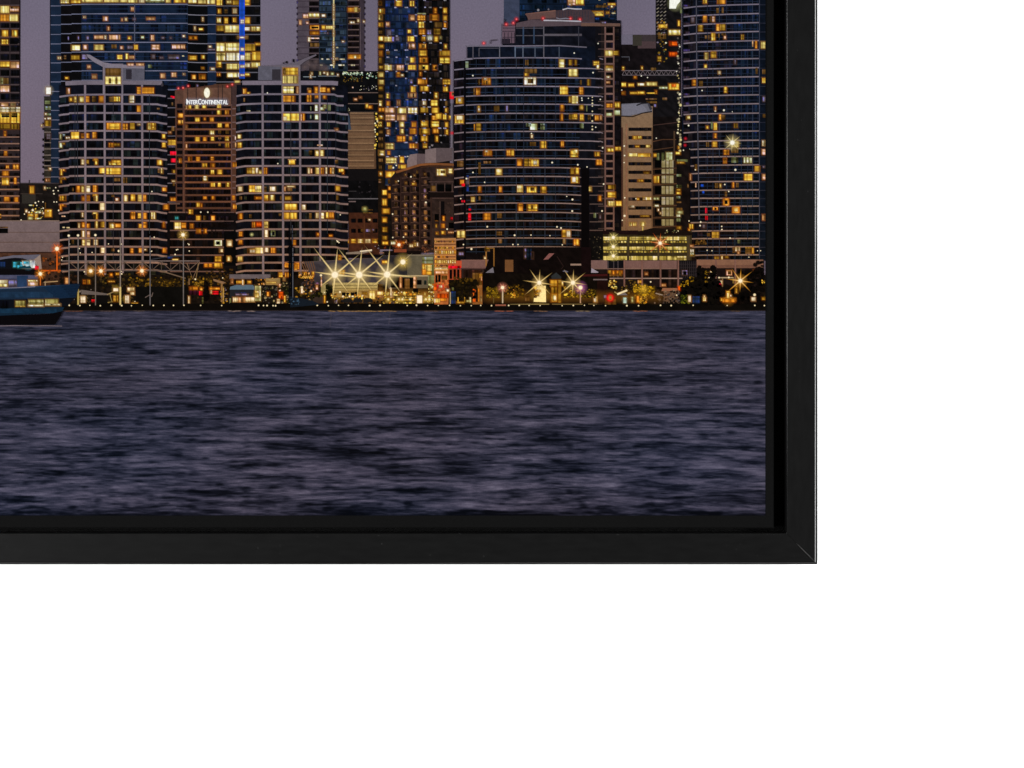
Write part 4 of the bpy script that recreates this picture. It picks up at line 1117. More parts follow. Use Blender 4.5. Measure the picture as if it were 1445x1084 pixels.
for x, y in ((720 + 70 / K, 220 / K), (720 + 35 / K, 262 / K), (720 + 372 / K, 210 / K), (720 + 683 / K, 213 / K), (720 + 790 / K, 222 / K), (540 + 1145 / K, 492 / K), (540 + 1400 / K, 278 / K)):
    k.glow(x, y, 4.6, (230, 25, 40), 0.85, 6); k.dot(x, y, 1.4, (255, 110, 110), 7)
k.build('printed_tower', canvas, 'round dark blue printed condo with red beacons on its stepped crown')

# right-hand condo
PF = list(zip((-0.8, 11.8, 24.3, 37, 49.5, 61.7, 74.7, 87.2, 99.7, 112.4, 125, 136.9, 149.7, 162.1, 174.8, 187.8, 200.8, 211.3, 222.8, 234.5, 245.5, 257.5, 269.5, 280.5, 292.5, 303.7, 314.5, 326.5, 337.3, 349, 360.8),
              (-6.5, 6.2, 19.3, 32.1, 44.6, 57.5, 70.4, 82.8, 95.7, 108.4, 121.2, 134, 146.5, 159.8, 172.2, 185, 198, 209.6, 220.7, 232.7, 243.8, 256, 268, 279.8, 291, 302.5, 314.3, 325.6, 336.7, 348.4, 359.7)))
PF = [(l - 12.7 * q, r - 12.8 * q) for q in range(22, 0, -1) for l, r in PF[:1]] + PF
k = Ink(6)
k.facade(962.5, PT, 1080, 210, (14, 18, 29), 0.3, 5.0); k.facade(974, 205, 1080, 368, (12, 15, 25), 0.3, 5.0)
k.facade(1071.5, PT, 1080, 368, (13, 19, 30), 0.25, 5.0, level=1)
for i, (l, r) in enumerate(PF):
    x0 = 964.5 if l < 205 else 974.5
    nl = PF[i + 1][0] if i + 1 < len(PF) else l + 10
    t = min(1, max(0, l / 360.0))
    c = tuple(a * (1 - t) + b * t for a, b in zip((120, 112, 128), (136, 114, 104)))
    k.line([(x0, l), (x0 + 18, l - 0.35 * (l - r) - 0.3), (1000, l - 0.55 * (l - r)), (1030, l - 0.8 * (l - r)), (1071, r)], 1.7, c, 2)
    k.hl(1072, 1080, r + 0.8, 0.8, (44, 46, 60), 2)
    panes(k, x0 + 1, 1035, l + 1.2 - 2.0, nl - 3.4, ((14, 14, 20), (24, 24, 32), (18, 22, 34), (32, 28, 34)), 6, 0.85)
    panes(k, 1035, 1070, r + 1.6, r + 11, ((16, 27, 42), (21, 35, 54), (12, 18, 29), (14, 21, 34)), 4.5, 0.9)
    k.hl(985, 1070, (l + r) / 2 + 6.0, 0.6, (36, 44, 62), 2)
    for x in (998, 1006, 1015, 1025, 1037, 1046, 1055, 1062):
        if rnd.random() < 0.8:
            k.vl(x, r + 1.5, r + 12, 0.7, (50, 60, 80) if x in (1015, 1062) else (34, 44, 64), 3)
    if l < 205:
        k.win(964.5, l - 4.5, 973, l - 1.6, (58, 46, 54), 1.5); k.win(965, l + 1.5, 971, l + 6, (9, 8, 12), 1.5)
k.line([(982.5, 0), (983.2, 100), (984.8, 200), (986.5, 310)], 1.4, (74, 74, 86), 3); k.vl(1071.5, PT, 365, 1.2, (58, 62, 78), 3)
k.W(900, 0, """740 -10 780 40 y;900 -10 990 45 o;740 180 780 250 o;815 185 835 255 d;845 190 870 250 p;685 285 735 355 m;890 275 925 350 o;930 275 990 345 m;835 375 875 460 y;760 405 785 440 d;798 400 808 450 d;910 380 925 430 d;950 375 995 400 d;
975 410 998 445 p;1170 395 1200 450 m;1295 465 1306 530 p;1330 465 1350 550 o;1395 475 1445 550 Y;760 600 795 675 Y;830 585 885 655 y;755 735 780 770 y;910 810 935 840 w;620 905 655 970 o;695 920 735 980 d;980 985 1010 1050 y;
1090 680 1115 730 l;1335 770 1355 840 d;1410 885 1445 940 y;1410 790 1445 840 d;605 200 640 260 l;890 95 915 150 d;950 85 970 150 d""", 5)
k.W(900, 120, """920 335 945 400 o;945 340 990 390 d;860 430 895 510 y;830 420 845 500 G;775 465 800 495 y;860 550 890 600 o;845 640 895 700 y;775 650 805 700 d;1090 435 1130 485 m;1060 640 1140 705 Y;975 735 1030 790 o;970 825 1005 890 o;
1060 820 1135 880 G;1060 710 1135 770 d;1200 820 1225 885 g;1232 820 1255 885 g;1265 825 1290 885 g;1325 920 1380 980 y;1205 1010 1295 1082 y;560 350 590 385 Y;545 350 558 400 d;1410 630 1445 690 w;1405 730 1445 790 p;870 250 885 290 p;
1415 130 1445 190 l;1415 330 1445 370 d;1415 920 1445 940 l;640 900 675 970 d;590 1010 605 1080 p""", 5)
k.W(900, 240, """875 150 905 205 d;928 160 943 200 Y;1070 140 1090 200 o;1115 145 1140 195 d;965 320 1035 405 o;985 345 1015 385 k;850 420 905 455 o;870 430 890 450 k;765 430 785 490 r;765 520 790 565 r;1070 415 1155 490 o;1095 430 1130 470 Y;
840 700 920 770 m;585 615 625 665 y;570 665 590 715 o;1075 875 1100 940 d;1105 875 1155 920 w;1130 915 1150 950 p;1220 875 1310 950 d;1220 875 1310 885 y;1295 885 1310 945 y;870 980 920 1010 m;945 975 960 1015 Y;985 975 1025 1000 m;715 165 745 190 b;
730 240 750 265 b;985 245 1010 300 d;735 620 770 660 l;785 715 815 750 d;655 810 770 840 d;560 160 575 200 d;650 150 660 195 p;1130 790 1160 830 G;1410 50 1445 110 p;1410 505 1445 570 p""", 5)
k.DT(900, 0, "710 968 1.6;728 1027 1.2;635 945 1.8"); k.DT(900, 120, "878 295 1.6;975 287 1.8;1105 962 1.9;652 962 1.2;575 460 1.6;1070 305 0.8")
k.DT(900, 240, "985 165 1.3;950 640 1.3;952 675 1.3;1045 772 1.3;895 740 2.4;785 910 1.1;840 915 1.0;1258 988 1.0;580 578 1.2;712 590 1.5;1030 243 1.3;705 630 1.6;1355 915 1.0;1390 915 1.0")
for x, y in ((540, 608), (535, 683)):
    k.glow(900 + x / K, 120 + y / K, 3.2, (230, 40, 60), 0.9, 6)
for _ in range(60):
    x = rnd.uniform(985, 1066); y = rnd.uniform(PT, -14)
    k.win(x, y, x + rnd.uniform(2, 6), y + 6, rnd.choice('yompd'))
k.build('printed_tower', canvas, 'tall dark printed condo at the right edge with pale balcony lines')

# towers beyond the crop to the left
for (x0, x1, top, base, lab) in ((-170, -84, 40, (24, 30, 46), 'slate printed tower left of the brown one'), (-300, -190, -60, (46, 38, 38), 'brown grey printed tower far to the left'),
                                 (-420, -318, 120, (18, 20, 30), 'dark printed tower near the left rail'), (-548, -440, 10, (30, 40, 58), 'blue printed tower beside the left rail')):
    k = Ink(2)
    k.facade(x0, top, x1, 420, base, 0.2, 8)
    y = top + 4
    while y < 415:
        k.hl(x0, x1, y, 1.3, (108, 102, 114), 2, 40)
        for x in range(int(x0) + 3, int(x1) - 7, 9):
            if rnd.random() < 0.28:
                k.win(x, y + 2, x + 6, y + 9, rnd.choice('yyowpd'))
        y += 12.0
    k.build('printed_tower', canvas, lab)

# ============================================================================= waterfront
# pale blank wall at the far left
k = Ink(7)
k.facade(-40, 311.5, 84.2, 356, (110, 99, 108), 0.04, 6.0, (104, 92, 100))
k.facade(-40, 356, 86, 432, (72, 50, 42), 0.25, 5.0, (40, 28, 22), level=1)
k.hl(-40, 84, 311.8, 1.2, (128, 112, 108)); k.hl(-40, 80, 356.5, 1.6, (46, 30, 26), 3); k.hl(-40, 84, 328, 0.7, (100, 84, 82)); k.hl(-40, 84, 342, 0.7, (98, 80, 76))
k.W(0, 240, "-20 665 90 715 k;0 645 90 655 d", 4)
k.RT(0, 340, 480, 330, 690, 345, (196, 90, 30), 3); k.mottle(59, 362, 86, 386, ((120, 66, 30), (150, 80, 30), (60, 36, 26), (36, 26, 22)), 40, 0.8, 2.4, 3)
k.mottle(58, 384, 110, 402, ((30, 24, 22), (54, 36, 26), (22, 20, 20)), 40, 1, 3, 3)
k.line([(62, 398.5), (82, 397)], 1.2, (170, 150, 120), 4); k.vl(64, 397, 405, 1.4, (150, 136, 120), 4)
k.build('printed_building', canvas, 'pale blank printed wall with a brown base behind the ferry')

# ground level glow behind everything on the quay
k = Ink(7)
k.facade(84, 388, 1080, 434, (22, 18, 16), 0.4, 4.0)
k.mottle(88, 392, 330, 424, ((26, 22, 18), (46, 36, 20), (34, 28, 18), (16, 14, 14)), 240, 1.0, 3.4, 1)
k.mottle(860, 396, 1078, 426, ((18, 14, 14), (30, 24, 20), (12, 11, 12)), 160, 1.2, 3.6, 1)
k.build('printed_quay', canvas, 'dim printed quayside strip at the foot of the towers')

# lattice gantry with its masts
k = Ink(9)
GC = (100, 92, 96)
k.hl(87, 282, 368.4, 1.4, (112, 103, 108)); k.hl(87, 257, 382, 1.2, GC)
for i in range(7):
    x = 98 + i * 26.0
    k.line([(x, 369.5), (x + 13, 381.3), (x + 26, 369.5)], 0.9, (108, 94, 88), 2)
    k.vl(x + 26, 369, 381, 0.6, (84, 76, 78), 2); k.vl(x + 13, 372, 381, 0.5, (74, 66, 68), 2)
k.line([(226, 382), (262, 393)], 1.5, (112, 98, 88)); k.line([(282, 370), (272, 394), (264, 372)], 1.1, (120, 100, 86)); k.line([(280, 372), (277, 392)], 1.0, (130, 110, 80))
k.vl(267, 393, 402, 1.6, (120, 96, 74))
for x, y0, c in ((97.6, 334, (118, 116, 126)), (110.5, 334, (118, 114, 120)), (135.0, 334, (116, 112, 116)), (170, 335, (140, 134, 136)), (212, 333, (106, 108, 124)), (259, 332, (120, 120, 130))):
    k.vl(x, y0, 431, 1.35, tuple(v * 0.95 for v in c), 4)
k.line([(205, 420), (212, 416)], 1.0, GC); k.line([(214, 419), (216, 413)], 1.0, GC); k.vl(110.5, 408, 430, 2.4, (170, 160, 100), 5); k.vl(170, 405, 430, 2.4, (206, 196, 140), 5)
k.line([(212, 366.5), (239, 362), (259, 361)], 0.0 + 0.9, (60, 66, 80))
k.build('printed_gantry', canvas, 'pale printed lattice gantry on thin masts')

# ferry
k = Ink(10)
k.PT(0, 340, [(-420, 210), (0, 188), (150, 165), (460, 155), (400, 235), (-420, 240)], (98, 94, 106), 0)
k.PT(0, 340, [(460, 155), (476, 320), (440, 325), (385, 215)], (150, 128, 116), 1)
k.PT(0, 340, [(-420, 240), (0, 215), (90, 200), (180, 192), (260, 198), (330, 218), (400, 235), (440, 330), (-420, 330)], (16, 16, 20), 2)
k.W(0, 340, "150 240 262 300 c;0 240 60 300 B;255 228 350 308 W;340 222 402 308 W", 4)
k.W(0, 340, "200 275 262 310 c;270 235 330 260 c;370 225 392 262 l;398 285 440 326 r", 5)
k.PT(0, 340, [(205, 312), (230, 290), (262, 286), (285, 276), (300, 290), (345, 285), (365, 312)], (20, 60, 70), 6)
k.PT(0, 340, [(-420, 322), (440, 320), (470, 385), (-420, 390)], (14, 11, 13), 3)
k.PT(0, 340, [(-420, 392), (0, 388), (250, 380), (430, 392), (432, 530), (-420, 550)], (58, 62, 88), 2)
k.facade(-50, 388.5, 52, 393, (76, 76, 98), 0.1, 5, level=3); k.FT(0, 340, 195, 395, 320, 535, (38, 58, 88), 3, var=0.15)
k.W(0, 340, "-60 445 90 515 w;0 490 85 518 Y;100 445 190 515 l;320 445 430 510 p;320 445 425 460 Y;-400 445 -90 515 p", 5)
k.PT(0, 340, [(-420, 560), (0, 545), (380, 522), (890, 490), (905, 500), (860, 640), (660, 655), (-420, 672)], (26, 40, 58), 4)
k.facade(-50, 412, 75, 420, (28, 48, 70), 0.2, 5, level=5); k.line([(-50, 410), (0, 408), (50, 405), (110, 402)], 1.6, (34, 60, 88), 5)
k.PT(0, 340, [(480, 520), (890, 492), (860, 640), (650, 650)], (20, 38, 60), 5)
k.line([(0, 406.8), (24, 406.2), (50, 404.6)], 1.1, (130, 126, 140), 6)
k.PT(0, 340, [(-420, 672), (660, 655), (860, 640), (760, 740), (-420, 765)], (14, 16, 22), 4)
k.W(0, 340, "10 685 95 765 k;-300 690 -60 750 G", 6)
k.W(0, 340, '175 680 290 745 *;325 665 495 742 *;515 660 662 735 *'.replace('*', 'f'), 6)
k.glow(40, 374, 9, (120, 210, 235), 0.5, 6); k.glow(47, 372, 6, (240, 250, 255), 0.6, 6); k.W(0, 340, "320 726 495 742 w;515 714 690 732 w;175 738 285 748 m", 7)
k.PT(0, 340, [(-420, 765), (0, 762), (700, 748), (730, 752), (700, 815), (0, 848), (-420, 858)], (20, 38, 54), 5)
k.facade(-50, 436, 80, 442, (22, 46, 66), 0.2, 6, level=6)
k.PT(0, 340, [(-420, 858), (0, 848), (560, 828), (715, 795), (690, 850), (625, 950), (-420, 955)], (11, 9, 11), 6)
k.line([(-50, 460), (0, 460.2), (20, 459.6), (50, 460.2), (62, 459.8), (88, 460.3)], 1.0, (120, 106, 110), 7)
k.dot(6, 431, 2.0, (255, 225, 120))
# motion softened bow
for i in range(6):
    k.line([(84 + i * 3, 402 + i * 3.2), (114 - i * 1.0, 401 + i * 3.2)], 2.6, (20, 34, 54), 7, 0.30)
k.build('printed_ferry', canvas, 'blue printed ferry with lit cabin windows at the left edge')

# promenade edge with its row of lamps
k = Ink(9)
k.facade(PL, 428.5, 1080, 438.2, (12, 11, 11), 0.2, 8.0)
k.hl(84, 1080, 438.4, 0.9, (40, 36, 40), 2)
dots = [98, 113, 127, 141.8, 157.3, 172, 185.7, 201, 216.5, 231.5, 245, 259.8, 283.3, 313, 365, 372, 377, 385.5, 389, 447.8, 463.4, 477.8, 491.8, 521.6, 536.4, 574.7, 587.8, 603.5, 618.6, 634.5, 649.7, 665, 678.4, 693.6, 717.8, 732.7, 746.6, 762.2, 793.2, 809, 824.7, 838, 854.4, 884.5, 901, 932, 947, 978, 1026, 1065, 1078.5]
for x in dots:
    k.dot(x, 431.3 + rnd.uniform(-0.4, 0.3), rnd.uniform(0.8, 1.25), (250, 248, 222))
for x0, x1, c in ((93, 118, (110, 76, 60)), (142, 162, (84, 74, 80)), (188, 205, (90, 84, 90)), (322, 338, (150, 140, 150)), (350, 360, (150, 140, 150)), (466, 545, (170, 142, 96)), (545, 560, (150, 126, 90)), (600, 620, (90, 76, 70)), (700, 722, (180, 110, 90)), (755, 772, (140, 112, 92)), (812, 832, (140, 130, 110)), (893, 912, (150, 100, 70)), (1030, 1045, (90, 74, 50))):
    n_ = max(3, int((x1 - x0) / 4))
    for q_ in range(n_):
        xx = x0 + (x1 - x0) * (q_ + rnd.random()) / n_
        k.disc(xx, 439.2 + rnd.uniform(-0.3, 0.5), [(0, c, 0.75), (2, c, 0.4), (4.5, c, 0.0)], 3, 10, 1.0, 0.22)
k.hl(720, 775, 429.4, 1.3, (128, 118, 80), 3); k.hl(779, 822, 429.4, 1.2, (118, 106, 72), 3); k.hl(830, 850, 429.2, 1.0, (104, 92, 60), 3)
k.hl(699, 714, 430.8, 2.2, (150, 96, 84), 3); k.line([(0, 432), (84, 432)], 0.8, (20, 18, 18), 3)
# pale streaks on the water below the bright lamps
for x, y0, y1, a in ((468, 440, 462, 0.05), (551, 440, 458, 0.05)):
    k.line([(x, y0), (x - 1.5, (y0 + y1) / 2), (x - 2, y1)], 2.4, (120, 112, 124), 3, a)
k.build('printed_promenade', canvas, 'black printed quay edge with a row of tiny white lamps')

# quay left: trees, kiosks and the black hoarding
k = Ink(8)
YF = ((96, 76, 24), (120, 94, 26), (70, 54, 20), (48, 38, 18), (36, 28, 16), (140, 110, 34))
k.mottle(182, 392, 262, 406, YF[1:5], 170, 0.9, 2.6, 1); k.mottle(264, 390, 300, 408, YF, 110, 0.8, 2.2, 1); k.mottle(140, 384, 185, 404, ((60, 50, 30), (40, 34, 24), (80, 66, 26), (24, 22, 18)), 120, 0.9, 2.4, 1)
k.mottle(290, 380, 330, 402, ((66, 48, 24), (46, 34, 20), (90, 66, 28)), 60, 0.9, 2.4, 1)
k.facade(190, 404.8, 266, 430, (13, 13, 14), 0.2, 6.0, level=3)
k.mottle(287, 398, 297, 424, ((14, 12, 12), (20, 16, 14), (10, 9, 9)), 40, 1.5, 3.5, 3)
k.W(180, 340, "705 522 795 555 o;700 565 800 610 (".replace(';700 565 800 610 (', '') + ";690 628 706 708 w;812 570 848 615 r;955 570 1030 605 r;940 560 955 595 w;930 530 1045 552 o;845 640 860 720 G;820 530 850 560 o", 5)
k.win(267, 410, 280, 416, (58, 20, 40), 4)
k.PT(180, 340, [(970, 430), (1115, 470), (1080, 492), (975, 455)], (128, 104, 84), 4); k.vl(313, 400, 428, 2.6, (140, 112, 74), 4); k.vl(315.5, 405, 428, 1.4, (190, 160, 90), 4)
k.mottle(310, 405, 322, 428, ('d', 'm', 'k', 'l'), 40, 0.6, 1.6, 5)
# white and blue tour-boat kiosk
k.FT(180, 340, 1155, 380, 1620, 430, (98, 94, 108), 3, var=0.08)
k.FT(180, 340, 1165, 430, 1445, 500, (60, 44, 32), 3, var=0.3, step=3); k.W(180, 340, "1230 455 1400 482 y;1175 430 1195 480 p;1300 440 1315 500 w;1210 440 1230 490 k;1330 440 1350 490 k;1400 430 1440 490 k", 4)
k.PT(180, 340, [(1165, 520), (1230, 500), (1420, 500), (1440, 520), (1440, 552), (1160, 552)], (82, 108, 138), 4)
k.RT(180, 340, 1160, 552, 1440, 640, (30, 34, 44), 3); k.W(180, 340, "1215 585 1385 625 B;1225 600 1375 620 l", 4)
k.W(180, 340, "1195 640 1255 697 w;1255 640 1340 697 p;1335 640 1440 697 w;1158 650 1172 710 G", 5); k.PT(180, 340, [(1160, 700), (1450, 700), (1450, 740), (1150, 740)], (14, 12, 12), 5)
# cluster between kiosk and masts
k.mottle(360, 393, 395, 402, ('o', 'p', 'd', 'd', (60, 44, 30)), 60, 0.8, 2.0, 3)
k.FT(360, 340, 120, 425, 285, 500, (140, 122, 84), 4, var=0.12, step=4); k.W(360, 340, "130 465 235 482 Y;270 360 312 410 y;340 360 385 410 o;395 375 410 400 y;320 415 340 450 w;265 490 290 570 p", 5)
k.mottle(396, 398, 412, 407, ((170, 160, 120), (120, 110, 84), (60, 52, 40)), 40, 0.5, 1.4, 5)
k.W(360, 340, "0 510 65 680 g;0 570 40 640 Y;270 580 315 650 R;295 625 335 655 R;330 625 345 695 y;250 660 278 720 w;135 580 165 625 o;110 530 230 600 (".replace(';110 530 230 600 (', ''), 6)
k.mottle(368, 405, 412, 428, ((60, 62, 70), (110, 110, 104), (40, 40, 30), (60, 66, 30), (20, 20, 22), (150, 140, 110)), 120, 0.7, 2.0, 4)
k.mottle(392, 402, 412, 416, ((30, 34, 16), (46, 50, 20), (20, 22, 14)), 50, 0.9, 2.2, 5)
k.mottle(86, 408, 130, 428, ((110, 104, 104), (60, 54, 48), (130, 126, 130), (26, 22, 20)), 70, 0.7, 1.8, 3); k.mottle(110, 416, 190, 428, ((120, 100, 50), (50, 40, 24), (22, 20, 18), (80, 66, 34)), 110, 0.6, 1.6, 3)
k.PT(0, 340, [(925, 555), (1040, 570), (1230, 600), (1230, 618), (920, 605)], (96, 92, 98), 4); k.RT(0, 340, 1085, 615, 1225, 720, (14, 14, 16), 4)
k.line([(151, 416), (165, 410)], 1.2, (140, 126, 100), 5); k.line([(155, 414), (158, 426), (152, 427)], 0.9, (150, 140, 90), 5)
k.W(0, 340, "915 625 970 700 W;1420 620 1460 705 W;1285 535 1350 572 W;1285 620 1340 690 m;1040 665 1075 695 r;945 445 970 485 o;995 445 1020 485 y;1225 450 1300 468 m;1245 370 1275 405 o;1315 365 1350 385 y;740 420 775 490 p", 6)
for x, y, r in ((0 + 942 / K, 340 + 660 / K, 7), (1435 / K, 340 + 660 / K, 7), (1318 / K, 340 + 553 / K, 8), (363, 416, 7)):
    k.glow(x, y, r, (240, 215, 90), 0.5, 5)
k.W(180, 340, "0 530 78 575 w;35 580 80 610 w;0 618 22 705 W;45 700 120 722 m", 6)
k.DT(0, 340, "805 665 1.4;958 350 1.4;1380 375 1.4;1375 345 1.1;1345 118 1.6"); k.DT(180, 340, "770 435 1.6;270 120 1.0;200 100 1.2;85 688 1.0;1080 420 1.2")
k.build('printed_kiosks', canvas, 'printed quay stalls with a blue roofed kiosk, trees and a black hoarding')

# sailing ship masts beside the pier
k = Ink(10)
for x, y0, w in ((408.5, 318, 1.9), (412.5, 316, 1.4), (411, 340, 2.0), (414, 350, 1.0)):
    k.vl(x, y0, 428, w, (10, 10, 13), 2)
k.vl(412.8, 318, 345, 1.0, (66, 68, 78), 3); k.vl(413.4, 350, 420, 0.9, (92, 92, 98), 3)
for y in (330, 349, 356, 362, 371):
    k.hl(406, 416, y, 1.1, (12, 12, 14), 3)
k.poly([(407.5, 418), (430, 422), (440, 424), (452, 430), (410, 434)], (22, 28, 36), 2); k.mottle(410, 422, 424, 430, ((60, 84, 104), (34, 46, 60), (20, 22, 26)), 24, 0.7, 1.6, 4)
k.build('printed_sailing_ship', canvas, 'black printed sailing ship with bare masts')

# pier terminal behind the three large starbursts
k = Ink(8)
k.PT(360, 340, [(560, 238), (760, 228), (1300, 195), (1445, 190), (1445, 420), (640, 420)], (64, 62, 74), 0)
k.facade(443, 372, 545, 402, (58, 56, 68), 0.15, 5.0, level=1); k.facade(540, 361, 575, 390, (40, 40, 48), 0.2, 5.0, level=1)
k.line([(430, 370), (470, 368), (520, 365)], 1.2, (84, 78, 84), 2)
k.PT(360, 340, [(1030, 132), (1200, 118), (1325, 102), (1325, 122), (1200, 150), (1030, 152)], (128, 118, 112), 2); k.line([(508, 355), (520, 353.6), (525, 353)], 1.8, (220, 214, 200), 3); k.RT(360, 340, 1030, 155, 1445, 192, (14, 12, 16), 1)
k.hl(535, 542, 357, 1.2, (150, 112, 96), 3); k.mottle(528, 346, 536, 352, ('l', 'w', 'k'), 16, 0.5, 1.2, 3)
k.mottle(540, 340, 594, 352, ((60, 32, 26), (90, 44, 30), (36, 22, 20)), 70, 0.8, 2, 1); k.RT(540, 340, 0, 115, 435, 165, (18, 13, 14), 2); k.RT(540, 340, 130, 95, 270, 130, (124, 66, 46), 3)
k.mottle(594, 346, 612, 358, ((140, 90, 64), (80, 46, 36), (50, 30, 28)), 34, 0.7, 1.6, 3)
k.W(540, 340, "95 5 150 40 g;305 40 345 70 w;355 25 375 60 Y;388 22 402 60 W;0 10 60 40 y;220 10 250 30 o", 4)
k.PT(540, 340, [(278, 172), (330, 165), (588, 152), (588, 390), (278, 390)], (86, 84, 76), 2); k.FT(540, 340, 300, 170, 450, 385, (90, 88, 78), 3, var=0.06)
k.hl(575, 613, 360.2, 1.4, (120, 114, 104), 4)
k.W(540, 340, "450 185 568 262 G;452 265 566 385 y;480 275 560 340 Y;452 325 490 385 o;555 270 580 385 G", 4)
k.PT(540, 340, [(60, 395), (515, 388), (515, 535), (60, 540)], (96, 90, 78), 3); k.hl(540, 604, 389.4, 1.8, (176, 166, 140), 5)
k.W(540, 340, "390 445 440 495 k;470 450 495 495 t;95 420 190 530 k;220 420 345 535 k;250 430 305 540 d;195 405 215 530 p;348 400 378 535 p;515 390 590 540 G;525 490 590 540 g", 4)
# yellow lit lower hall
k.facade(469, 399, 534, 420, (176, 166, 118), 0.10, 4.0, (160, 144, 92), level=3)
for y in (403, 407.5, 411):
    k.hl(470, 532, y, 0.7, (118, 108, 70), 4)
k.facade(453, 400, 463, 416, (140, 134, 96), 0.12, 4.0, level=3)
k.W(360, 340, "985 585 1025 625 k;1035 590 1065 630 k;1085 585 1125 620 k;1130 580 1155 620 k;1215 580 1270 610 m;1295 565 1360 660 Y;1380 570 1450 640 p;1385 575 1445 615 Y;1390 490 1445 560 d", 5)
k.mottle(465, 415, 545, 422, ('y', 'm', 'o', 'd', 'Y'), 80, 0.7, 1.8, 5)
k.mottle(480, 420, 545, 430, ((24, 20, 18), (60, 50, 40), (110, 90, 60), (40, 40, 50), (16, 14, 14)), 110, 0.8, 2.0, 5)
for x0, x1 in ((484, 497), (499, 511), (513, 526)):
    k.PT(0, 0, [(x0 * K, 422.6 * K), ((x0 + 3) * K, 420.8 * K), ((x1 - 3) * K, 420.8 * K), (x1 * K, 423.2 * K), (x1 * K, 427 * K), (x0 * K, 427 * K)], (28, 28, 32), 6)
k.mottle(459, 402, 470, 422, ((16, 20, 10), (24, 28, 12), (12, 12, 10)), 60, 1.0, 2.8, 5)
k.mottle(424, 395, 446, 416, ((70, 60, 74), (110, 74, 60), (130, 90, 60), (50, 44, 54), (40, 34, 30)), 120, 0.9, 2.4, 3)
k.mottle(421, 384, 444, 393, ('o', 'd', 'm', 'p', 'k'), 50, 0.8, 2.0, 3)
for i in range(6):
    k.line([(425 + i * 3.3, 369), (430 + i * 3.0, 382)], 1.1, (110, 82, 64), 4); k.line([(426 + i * 2.5, 393), (428.5 + i * 2.5, 389.5)], 1.2, (230, 186, 90), 5)
k.W(360, 340, "335 265 385 300 o;380 270 440 305 d;445 290 475 330 y;450 265 500 320 o;640 350 668 385 y;555 360 585 390 y;945 165 968 215 y;950 330 1012 382 y;1440 225 1500 260 y", 6)
k.mottle(416, 405, 440, 420, ('d', 'm', 'k', (60, 56, 20), (44, 40, 20)), 60, 0.8, 2.0, 4); k.mottle(440, 414, 456, 424, ((40, 44, 16), (70, 66, 20), (20, 20, 12)), 50, 0.8, 2.2, 4)
k.mottle(420, 422, 442, 436, ((90, 80, 60), (150, 140, 110), (40, 36, 32), (180, 150, 80), (20, 20, 20)), 90, 0.6, 1.6, 5)
k.FT(360, 340, 655, 635, 775, 730, (52, 44, 42), 4, var=0.12)
k.W(360, 340, "745 410 757 520 p;780 620 795 700 y;680 485 725 500 l;690 500 712 550 p", 6); k.DT(360, 340, "747 390 2.2;530 530 2.6;548 575 1.8;635 568 1.8;705 490 2.2;962 580 2.0;995 630 1.9;1105 625 2.2;1220 625 2.4;818 692 1.3;785 585 1.2;1070 628 1.6")
k.dot(447.8, 401, 2.0, (200, 130, 240)); k.win(424, 407, 427.5, 414, 'w', 6); k.win(472, 424, 476, 429, 'l', 6); k.line([(472, 420), (477, 423), (474, 429)], 0.9, (150, 140, 110), 6)
for x in range(488, 640, 19):
    k.disc(x, 418, [(0, (220, 168, 76), 0.36), (10, (200, 146, 56), 0.18), (24, (180, 126, 44), 0.0)], 5, 16, 1.0, 0.55)
# right half of the quay lights
k.mottle(540, 412, 625, 429, ('y', 'm', 'd', 'o', 'Y', 'Y', (60, 50, 20)), 240, 0.8, 2.2, 5)
for x in (548, 563, 568, 579, 601, 606, 616, 628):
    k.glow(x, 423, 6, (255, 226, 110), 0.7, 6); k.dot(x, 422.5, 1.6, (255, 250, 210), 7)
k.mottle(604, 400, 618, 424, ('w', 'Y', 'm', 'd', 'g', 'k'), 60, 0.7, 1.9, 6)
for y in (418, 421.5, 425):
    k.hl(545, 592, y, 0.8, (40, 30, 16), 6)
k.win(588.3, 417, 596, 428, 'W', 8, 0.05, 0.0); k.glow(592, 422.5, 10, (255, 230, 110), 0.6, 7); k.W(540, 340, "465 585 495 620 Y;345 540 400 580 k", 6)
k.DT(540, 340, "185 650 2.0;228 648 2.2;315 657 2.4;487 668 2.0;528 668 2.3;708 668 2.4;600 670 2.0;640 680 2.2;0 628 2.4;215 582 1.4;180 590 1.2;90 540 2.0;120 605 1.4")
k.vl(552, 408, 420, 1.6, (230, 225, 200), 6); k.W(540, 340, "105 575 122 640 w;85 540 100 620 w;95 690 130 718 l;10 690 80 700 d;0 720 75 735 d", 6)
k.build('printed_terminal', canvas, 'printed pier terminal with grey roof and a yellow lit hall')

# orange lit office block and shop
k = Ink(9)
k.facade(612.8, 336, 643.5, 380, (160, 118, 82), 0.12, 3.0, (176, 120, 76))
for y in (338.2, 343, 347.8, 352.8, 360.5, 364.5, 372.5, 377):
    k.hl(613, 643, y, 1.1, (196, 140, 84), 2); k.hl(613, 643, y + 2.2, 1.0, (104, 62, 40), 2)
for y0, y1 in ((354, 358.3), (367, 371.6)):
    for x in range(614, 642, 3):
        k.win(x, y0, x + 2.0, y1, rnd.choice('YwYy'), 4, 0.3, 0.05)
for y0, y1 in ((340, 342), (348.5, 351.5), (361.5, 364), (374, 376.5)):
    for x in range(614, 642, 4):
        if rnd.random() < 0.8:
            k.win(x, y0, x + 2.2, y1, rnd.choice(('d', 'm', (90, 56, 40), 'o')), 3)
k.FT(540, 340, 585, 320, 745, 720, (178, 108, 62), 1, var=0.14, step=4)
k.W(540, 340, "590 305 735 328 w;600 390 620 470 k;630 385 655 465 k;670 395 730 440 d;600 340 735 375 p", 4)
